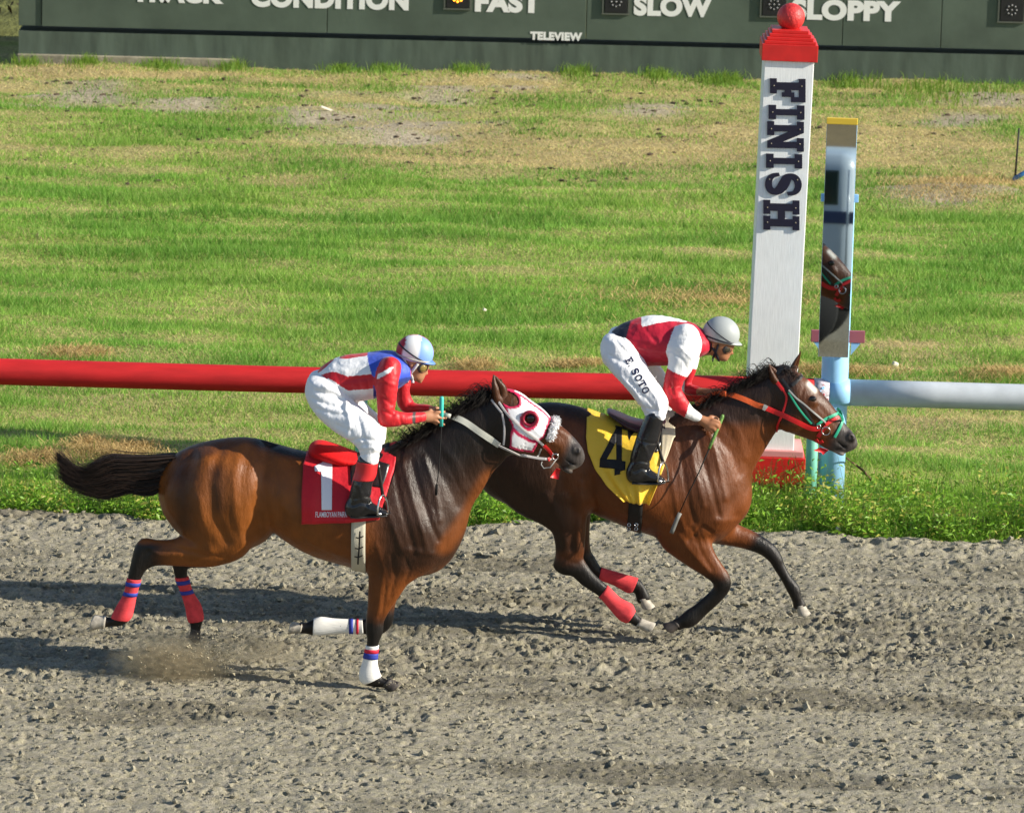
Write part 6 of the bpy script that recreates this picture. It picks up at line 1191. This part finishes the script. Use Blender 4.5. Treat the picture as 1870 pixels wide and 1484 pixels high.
for y_, in ((953,), (960,)):
    for x_ in (1150, 1163): mesh_obj('buckle', *torus(hitpx(bv2, x_, y_, .02)[0] or W(x_, y_, H2Y - .25), .010, .003, (0, -1, .3), 12, 6), M_steel, sd2)
stirrup(sd2, (1196, 795), 1211, 878, H2Y - .345)

# ---- hood of horse 1 (a fitted shell over the head, with ear and eye openings)
poly = [(919, 700), (944, 702), (966, 722), (992, 736), (1014, 762), (1005, 770), (994, 798), (986, 803), (974, 828), (950, 824), (929, 816), (934, 775), (922, 745), (916, 734), (932, 741), (947, 738), (947, 728), (936, 719), (920, 716)]
xs = [p[0] for p in poly]; S = fl1.sl(W(min(xs) - 8, 850, H1Y) - np.array([0, .2, 0]), W(max(xs) + 8, 695, H1Y) + np.array([0, .2, 0])); X, Yv, Z = fl1.ax(S)
fh = Field((X[0], Yv[0], Z[0]), (X[-1], Yv[-1], Z[-1]), fl1.h); fh.a = fl1.a[S].copy() - .0075; fh.n = fh.a.shape
gxz = np.stack(np.meshgrid(X, Z, indexing='ij'), -1).reshape(-1, 2); P3 = np.stack([gxz[:, 0], np.full(len(gxz), H1Y - .06), gxz[:, 1]], -1); ppx = PX(P3)
pd = np.minimum(polysd(ppx, poly) / 300, 1); eye_d = (10.5 - np.hypot(ppx[:, 0] - 968.5, ppx[:, 1] - 764)) / 300
fh.a = np.maximum(fh.a, np.maximum(pd, eye_d).reshape(len(X), 1, len(Z)).astype(np.float32)); fh.a = np.maximum(fh.a, -(fl1.a[S] + .004))
Vh, Qh = nets(fh, 1); pq = PXP(Vh, H1Y - .06); dd = -polysd(pq, poly)
WM = np.array([.80, .80, .84]); MG = np.array([.50, .008, .07])
inner = polyd(pq, [(932, 773), (945, 795), (975, 808), (990, 800)]); ch = np.tile(WM, (len(Vh), 1)); ch = mixc(ch, MG, sm(dd, 5.0, 4.0)); ch = mixc(ch, MG, sm(dd, 6.5, 5.5) * (pq[:, 1] > 808)); ch = mixc(ch, MG, sm(polyd(pq, [(930, 772), (948, 790), (970, 803), (992, 806)]), 3.6, 2.6)); cen = np.abs(Vh[:, 1] - H1Y); ch = mixc(ch, MG, sm(np.abs(cen - .030), .009, .006) * (pq[:, 1] < 790)); ch = mixc(ch, MG, sm(np.abs(np.hypot(pq[:, 0] - 966, pq[:, 1] - 766) - 14), 4.0, 3.0))
hood = mesh_obj('hood', Vh, Qh, cloth_mat('hood_cloth', None, .6, .1, .3, (60, .2, .004)), hs1, ch)
bvh1 = bvh_of(body1, hood)
h, n = hitpx(bvh1, 975, 770); 
for s in (-1, 1): mesh_obj('eye_cup', *torus((W(968, 764, H1Y - .1)[0], H1Y + s * .104, W(968, 764, H1Y - .1)[2]), .043, .012, (-.1, s, -.05), 24, 8, (1, .95)), mat('maroon_eye_cup', (.34, .012, .04), .4, .5) if s < 0 else bpy.data.materials['maroon_eye_cup'], hood)
for s in (-1, 1): mesh_obj('eye_lens', *sphere((W(970, 764, H1Y - .1)[0], H1Y + s * .097, W(970, 764, H1Y - .1)[2]), .031, 18, 10, (1, .55, .95)), M_eye, hood)
# ---- bridle of horse 1
M_strg = mat('grey_white_strap', (.52, .49, .48), .6, .3); M_rein = mat('white_rein', (.62, .62, .54), .6, .3, bump=(60, .3, .003)); M_orange = mat('orange_rein', (.62, .10, .02), .5, .4, bump=(70, .4, .004)); M_redst = mat('red_strap', (.60, .012, .016), .45, .45); M_green = mat('green_strap', (.02, .34, .20), .5, .4); M_blst = mat('black_strap', (.014, .013, .013), .4, .5); M_gryst = mat('grey_strap', (.30, .30, .29), .5, .4); M_fleece = mat('white_fleece', (.80, .80, .82), .9, .1)
br1 = empty('bridle', (W(960, 790, 0)[0], H1Y, 1.3), 'pale strapped bridle with fleece noseband and white reins on hooded horse', 'bridle', 'racing bridles')
def strap(par, bvv, pts, wd, m, Y0, name='strap', off=.003, both=True, th=.004):
    V, F = ribbon(pts, bvv, wd, th, off, Y0 - .08); o = mesh_obj(name, V, F, m, par, None, False)
    if both: mesh_obj(name, [(v[0], 2 * Y0 - v[1], v[2]) for v in V], [f[::-1] for f in F], m, par, None, False)
    return o
strap(br1, bvh1, [(898, 730), (907, 742), (917, 754)], .012, M_strg, H1Y, 'headpiece'); strap(br1, bvh1, [(917, 755), (921, 776), (921, 800), (920, 812)], .012, M_strg, H1Y, 'throat_strap'); strap(br1, bvh1, [(906, 726), (922, 750), (938, 768), (957, 785), (983, 804), (998, 819), (1011, 830)], .014, M_strg, H1Y, 'cheek_strap')
strap(br1, bvh1, [(928, 820), (950, 829), (975, 835), (1004, 838), (1012, 834)], .014, M_strg, H1Y, 'lower_strap', .006); strap(br1, bvh1, [(981, 834), (985, 826), (988, 818)], .010, M_gryst, H1Y, 'curb_strap', .004)
strap(br1, bvh1, [(993, 812), (1003, 822), (1010, 832)], .020, M_redst, H1Y, 'bit_strap', .006); strap(br1, bvh1, [(1001, 839), (1007, 836), (1013, 833)], .022, M_redst, H1Y, 'bit_strap', .007)
for s in (-1, 1):
    hb_ = hitpx(bv1, 1014, 833)[0] or Vector(W(1014, 833, -.06)); yb_ = H1Y + s * (abs(hb_.y - H1Y) + .012); mesh_obj('bit_ring', *torus((hb_.x, yb_, hb_.z), .018, .0045, (0, 1, .1)), M_steel, br1)
mesh_obj('lip_cord', *tube([W(1016, 838, -.075), W(1005, 853, -.08), W(993, 855, -.08), W(988, 848, -.08), W(990, 842, -.075)], .0035, 6), M_gryst, br1)
tk = np.array([(1016, 849), (1023, 852), (1020, 870), (1005, 866)]); mesh_obj('tongue_tie', *prism([tuple(W(x, y, 0)[[0, 2]]) for x, y in tk], .008, lambda x, y, z: (x, -.07 - z, y)), M_redst, br1)
# fleece noseband: ring of wool over the nose
cN = Vector(W(1002, 803, H1Y)); nN = (Vector(W(1014, 770, H1Y)) - Vector(W(994, 826, H1Y))).normalized(); ring = []
for a in np.linspace(-math.pi * .55, math.pi * .40, 26):
    d = nN * math.cos(a) + Vector((0, -1, 0)) * math.sin(a); h = bv1.ray_cast(cN + d * .5, -d); ring.append((h[0] if h[0] else cN + d * .06) + d * .012)
fz = mesh_obj('fleece_noseband', *tube(ring, [.017 + .003 * math.sin(i * 2.1) for i in range(26)], 12), M_fleece, br1); fur = []
for i in range(2000):
    k = random.random() * 24.9; j = int(k); f = k - j; c_ = ring[j].lerp(ring[j + 1], f); dv = Vector((random.gauss(0, 1), random.gauss(0, 1), random.gauss(0, 1))).normalized(); l = random.uniform(.008, .02)
    b_ = c_ + dv * .014; fur.append([b_, b_ + dv * l * .6 + Vector((random.gauss(0, .003), random.gauss(0, .003), random.gauss(0, .003))), b_ + dv * l + Vector((random.gauss(0, .006), random.gauss(0, .006), random.gauss(0, .006)))])
mesh_obj('fleece_wool', *strands(np.array([[list(q) for q in s] for s in fur]), np.full(len(fur), .0022), .4), M_fleece, fz)
strap(br1, bv1, [(822, 760), (838, 765), (860, 777), (886, 795), (913, 812)], .038, M_rein, H1Y, 'rein', .010, True, .0025); strap(br1, bv1, [(912, 811), (930, 819), (955, 829), (990, 838), (1012, 834)], .013, M_strg, H1Y, 'rein_end', .016)
mesh_obj('rein_loop', *ribbon(None, None, .026, .004, 0, 0, pts3=[W(796, 757, -.06), W(806, 756, -.07), W(814, 757, -.075), W(823, 760, -.09)]), M_rein, br1)
# ---- bridle of horse 2
br2 = empty('bridle', (W(1480, 750, H2Y)[0], H2Y, 1.4), 'black bridle with green noseband, red bit straps and orange reins', 'bridle', 'racing bridles')
strap(br2, bv2, [(1412, 690), (1420, 699), (1430, 712)], .022, M_redst, H2Y, 'headpiece'); strap(br2, bv2, [(1430, 712), (1437, 726), (1430, 752), (1421, 775), (1418, 788)], .013, M_redst, H2Y, 'throat_strap')
strap(br2, bv2, [(1428, 692), (1437, 704), (1450, 722), (1469, 746), (1487, 777)], .018, M_blst, H2Y, 'cheek_strap'); strap(br2, bv2, [(1440, 712), (1454, 727), (1470, 739), (1490, 757), (1507, 771)], .011, M_gryst, H2Y, 'halter_strap', .006); strap(br2, bv2, [(1440, 716), (1456, 742), (1470, 760), (1482, 773)], .012, M_green, H2Y, 'cheek_strap', .004)
strap(br2, bv2, [(1446, 704), (1456, 695), (1464, 687)], .022, M_blst, H2Y, 'brow_band'); strap(br2, bv2, [(1418, 682), (1430, 672), (1442, 674)], .03, M_blst, H2Y, 'poll_strap')
strap(br2, bv2, [(1492, 775), (1503, 767), (1517, 760), (1530, 755)], .018, M_green, H2Y, 'noseband', .004); strap(br2, bv2, [(1531, 755), (1538, 764), (1534, 779), (1524, 798)], .017, M_green, H2Y, 'noseband', .005); strap(br2, bv2, [(1507, 775), (1520, 767), (1534, 760)], .020, M_redst, H2Y, 'nose_strap', .006)
strap(br2, bv2, [(1508, 778), (1500, 787), (1494, 796)], .026, M_redst, H2Y, 'bit_strap', .008); strap(br2, bv2, [(1490, 800), (1496, 806), (1503, 804)], .020, M_redst, H2Y, 'chin_strap', .008)
for s in (-1, 1):
    for (x_, y_, r_) in ((1508, 786, .026), (1495, 778, .012)):
        hb_ = hitpx(bv2, x_, y_)[0] or Vector(W(x_, y_, H2Y - .06)); mesh_obj('bit_ring', *torus((hb_.x, H2Y + s * (abs(hb_.y - H2Y) + .014), hb_.z), r_, .004, (0, 1, .1)), M_steel, br2)
tk = np.array([(1485, 818), (1497, 813), (1505, 815), (1512, 818), (1502, 826), (1499, 822)]); mesh_obj('tongue_tie', *prism([tuple(W(x, y, H2Y)[[0, 2]]) for x, y in tk], .008, lambda x, y, z: (x, H2Y - .06 - z, y)), M_redst, br2)
strap(br2, bv2, [(1325, 719), (1350, 726), (1380, 738), (1396, 743)], .034, M_orange, H2Y, 'rein', .012, True, .003); strap(br2, bv2, [(1396, 743), (1425, 755), (1455, 769), (1482, 781), (1497, 780)], .032, M_redst, H2Y, 'rein_end', .012, True, .003); strap(br2, bv2, [(1393, 742), (1396, 743), (1399, 745)], .036, M_gryst, H2Y, 'rein_clip', .018)
mesh_obj('rein_loop', *ribbon(None, None, .034, .005, 0, 0, pts3=[W(1270, 738, H2Y - .04), W(1282, 731, H2Y - .02), W(1298, 722, H2Y), W(1312, 718, H2Y - .02), W(1326, 719, H2Y - .08)]), M_orange, br2)
# ---- whips
M_tealg = mat('teal_whip_grip', (.05, .50, .44), .5, .4); M_grng = mat('green_whip_grip', (.13, .26, .06), .5, .4, noise=(90, .3)); M_wblk = mat('whip_shaft', (.010, .010, .010), .8, .15); M_flap = mat('whip_flap', (.16, .16, .15), .6, .3)
wa = empty('riding_whip', tuple(W(806, 760, -.09)), 'thin black whip with teal grip held over the hooded horse', 'whip', 'riding whips')
mesh_obj('grip', *tube([W(806.5, 724, -.088), W(806.5, 728, -.088), W(806, 750, -.088), W(806, 778, -.088)], [.010, .0135, .0135, .011], 12), M_tealg, wa)
mesh_obj('shaft', *tube([W(806, 777, -.088), W(804, 815, -.18), W(801, 860, -.28), W(797, 888, -.31)], [.005, .004, .003, .003], 8), M_wblk, wa); mesh_obj('flap', *ribbon(None, None, .016, .004, 0, 0, pts3=[W(797.5, 884, -.315), W(797, 893, -.318), W(796.5, 904, -.32)]), M_wblk, wa)
wb = empty('riding_whip', tuple(W(1312, 775, H2Y - .18)), 'black whip with green grip hanging by the leading horse shoulder', 'whip', 'riding whips')
mesh_obj('grip', *tube([W(1320.5, 757, H2Y - .165), W(1319, 761, H2Y - .165), W(1308, 788, H2Y - .175), W(1295, 819, H2Y - .24)], [.008, .012, .012, .009], 12), M_grng, wb)
mesh_obj('shaft', *tube([W(1296, 817, H2Y - .235), W(1275, 865, H2Y - .31), W(1255, 905, H2Y - .34), W(1240, 938, H2Y - .34)], [.005, .004, .0035, .003], 8), M_wblk, wb); mesh_obj('flap', *ribbon(None, None, .026, .005, 0, 0, pts3=[W(1242, 936, H2Y - .34), W(1236, 948, H2Y - .345), W(1229, 966, H2Y - .345), W(1226, 973, H2Y - .345)]), M_flap, wb)

# ================================================================== AROUND
# service truck parked on the stand side; the photo-finish mirror catches its cab
M_tw = mat('truck_white_paint', (.40, .48, .55), .35, .5, coat=.3); M_tg = mat('truck_window_glass', (.02, .04, .035), .06, .6); M_tb = mat('truck_blue_stripe', (.012, .03, .10), .4, .5); M_tyre = mat('tyre_rubber', (.02, .02, .02), .85, .2)
TX, TY = 1.055, -11.0
tk_ = empty('service_truck', (TX - 1.2, TY, 0), 'pale service truck seen only in the finish mirror', 'truck')
def tbox(nm, c_, s_, m, bev): return MB().add(*box((TX + c_[0], TY + c_[1], c_[2]), s_, bev)).build(nm, m, tk_, True)
tbox('cab', (-.95, 0, 1.28), (1.9, 1.7, 1.36), M_tw, .16); tbox('cargo_bed', (-3.2, 0, 1.05), (2.6, 1.75, .9), M_tw, .05); tbox('chassis', (-2.2, 0, .5), (4.5, 1.2, .2), M_tyre, .02)
for s in (-1, 1): MB().add(*box((TX - .36, TY + s * .846, 1.62), (.40, .03, .34), .012)).build('window', M_tg, tk_)
MB().add(*box((TX - .95, TY + .853, 1.33), (1.91, .02, .12), .004)).build('stripe', M_tb, tk_)
for s in (-1, 1): MB().add(*tube([(TX - .06, TY + s * .862, .8), (TX - .06, TY + s * .862, 1.8)], .014, 8)).build('grab_rail', M_tw, tk_, True)
for wx in (-.55, -3.4):
    for s in (-1, 1): wh = MB().add(*tube([(TX + wx, TY + s * .70, .42), (TX + wx, TY + s * .90, .42)], .42, 28)).build('wheel', M_tyre, tk_, True); mesh_obj('rim', *tube([(TX + wx, TY + s * .885, .42), (TX + wx, TY + s * .915, .42)], .22, 20), M_steel, wh)
# sand kicked up by the hind feet: grains in the air and the fine dust among them
gp = []; 
for (cx_, cy_, sx_, sy_, n_) in ((330, 1200, 40, 18, 700), (395, 1200, 26, 24, 600), (260, 1210, 26, 14, 250), (480, 1180, 50, 16, 250), (735, 1248, 16, 8, 250), (170, 1165, 25, 10, 90)):
    for i in range(n_):
        x_, y_ = random.gauss(cx_, sx_), random.gauss(cy_, sy_); Yg = random.gauss(.06, .10) if cx_ < 600 else random.gauss(-.14, .05); p = W(x_, y_, Yg)
        if p[2] > .0: gp.append(p)
gp = np.array(gp); n = len(gp); sz = rng.uniform(.001, .0028, n) * np.where(rng.random(n) < .06, 2.2, 1) * np.where(rng.random(n) < .012, 3.0, 1); tet = np.array([[1, 1, 1], [1, -1, -1], [-1, 1, -1], [-1, -1, 1.]]); V = gp[:, None] + tet[None] * sz[:, None, None] * rng.uniform(.6, 1.4, (n, 4, 1)); F = (np.array([[0, 1, 2], [0, 3, 1], [0, 2, 3], [1, 3, 2]])[None] + np.arange(n)[:, None, None] * 4).reshape(-1, 3)
o = mesh_obj('flying_sand', V.reshape(-1, 3), F, mat('flying_sand', (.30, .27, .19), .95, .1), smooth=False); setp(o, 'grains of sand thrown up behind the nearer horse', None, None, 'stuff')
def dust_mat(d):
    m = bpy.data.materials.new('fine_dust'); m.use_nodes = True; t = m.node_tree; t.nodes.remove(t.nodes['Principled BSDF']); v = t.nodes.new('ShaderNodeVolumePrincipled'); v.inputs['Color'].default_value = (.70, .60, .42, 1); v.inputs['Anisotropy'].default_value = .2
    tc = t.nodes.new('ShaderNodeTexCoord'); nz = t.nodes.new('ShaderNodeTexNoise'); nz.inputs['Scale'].default_value = 9; nz.inputs['Detail'].default_value = 4; t.links.new(tc.outputs['Object'], nz.inputs['Vector'])
    gd = t.nodes.new('ShaderNodeTexGradient'); gd.gradient_type = 'SPHERICAL'; t.links.new(tc.outputs['Object'], gd.inputs[0])
    mr = t.nodes.new('ShaderNodeMapRange'); mr.inputs[1].default_value = .42; mr.inputs[2].default_value = .72; mr.inputs[3].default_value = 0; mr.inputs[4].default_value = d; t.links.new(nz.outputs[0], mr.inputs[0])
    mu = t.nodes.new('ShaderNodeMath'); mu.operation = 'MULTIPLY'; t.links.new(mr.outputs[0], mu.inputs[0]); pw = t.nodes.new('ShaderNodeMath'); pw.operation = 'POWER'; pw.inputs[1].default_value = 1.5; t.links.new(gd.outputs['Fac'], pw.inputs[0]); t.links.new(pw.outputs[0], mu.inputs[1]); t.links.new(mu.outputs[0], v.inputs['Density']); t.links.new(v.outputs[0], t.nodes['Material Output'].inputs['Volume']); return m
for (x_, y_, rx_, rz_, d, lb) in ((315, 1205, .44, .21, 85, 'puff of dust hanging behind the nearer horse hind feet'), (470, 1190, .36, .12, 26, 'faint dust drifting under the nearer horse belly')):
    V, F = sphere((0, 0, 0), 1, 20, 12); o = mesh_obj('dust_cloud', V, F, dust_mat(d)); c_ = W(x_, y_, .06); o.location = c_; o.scale = (rx_, .22, rz_); setp(o, lb, None, None, 'stuff')
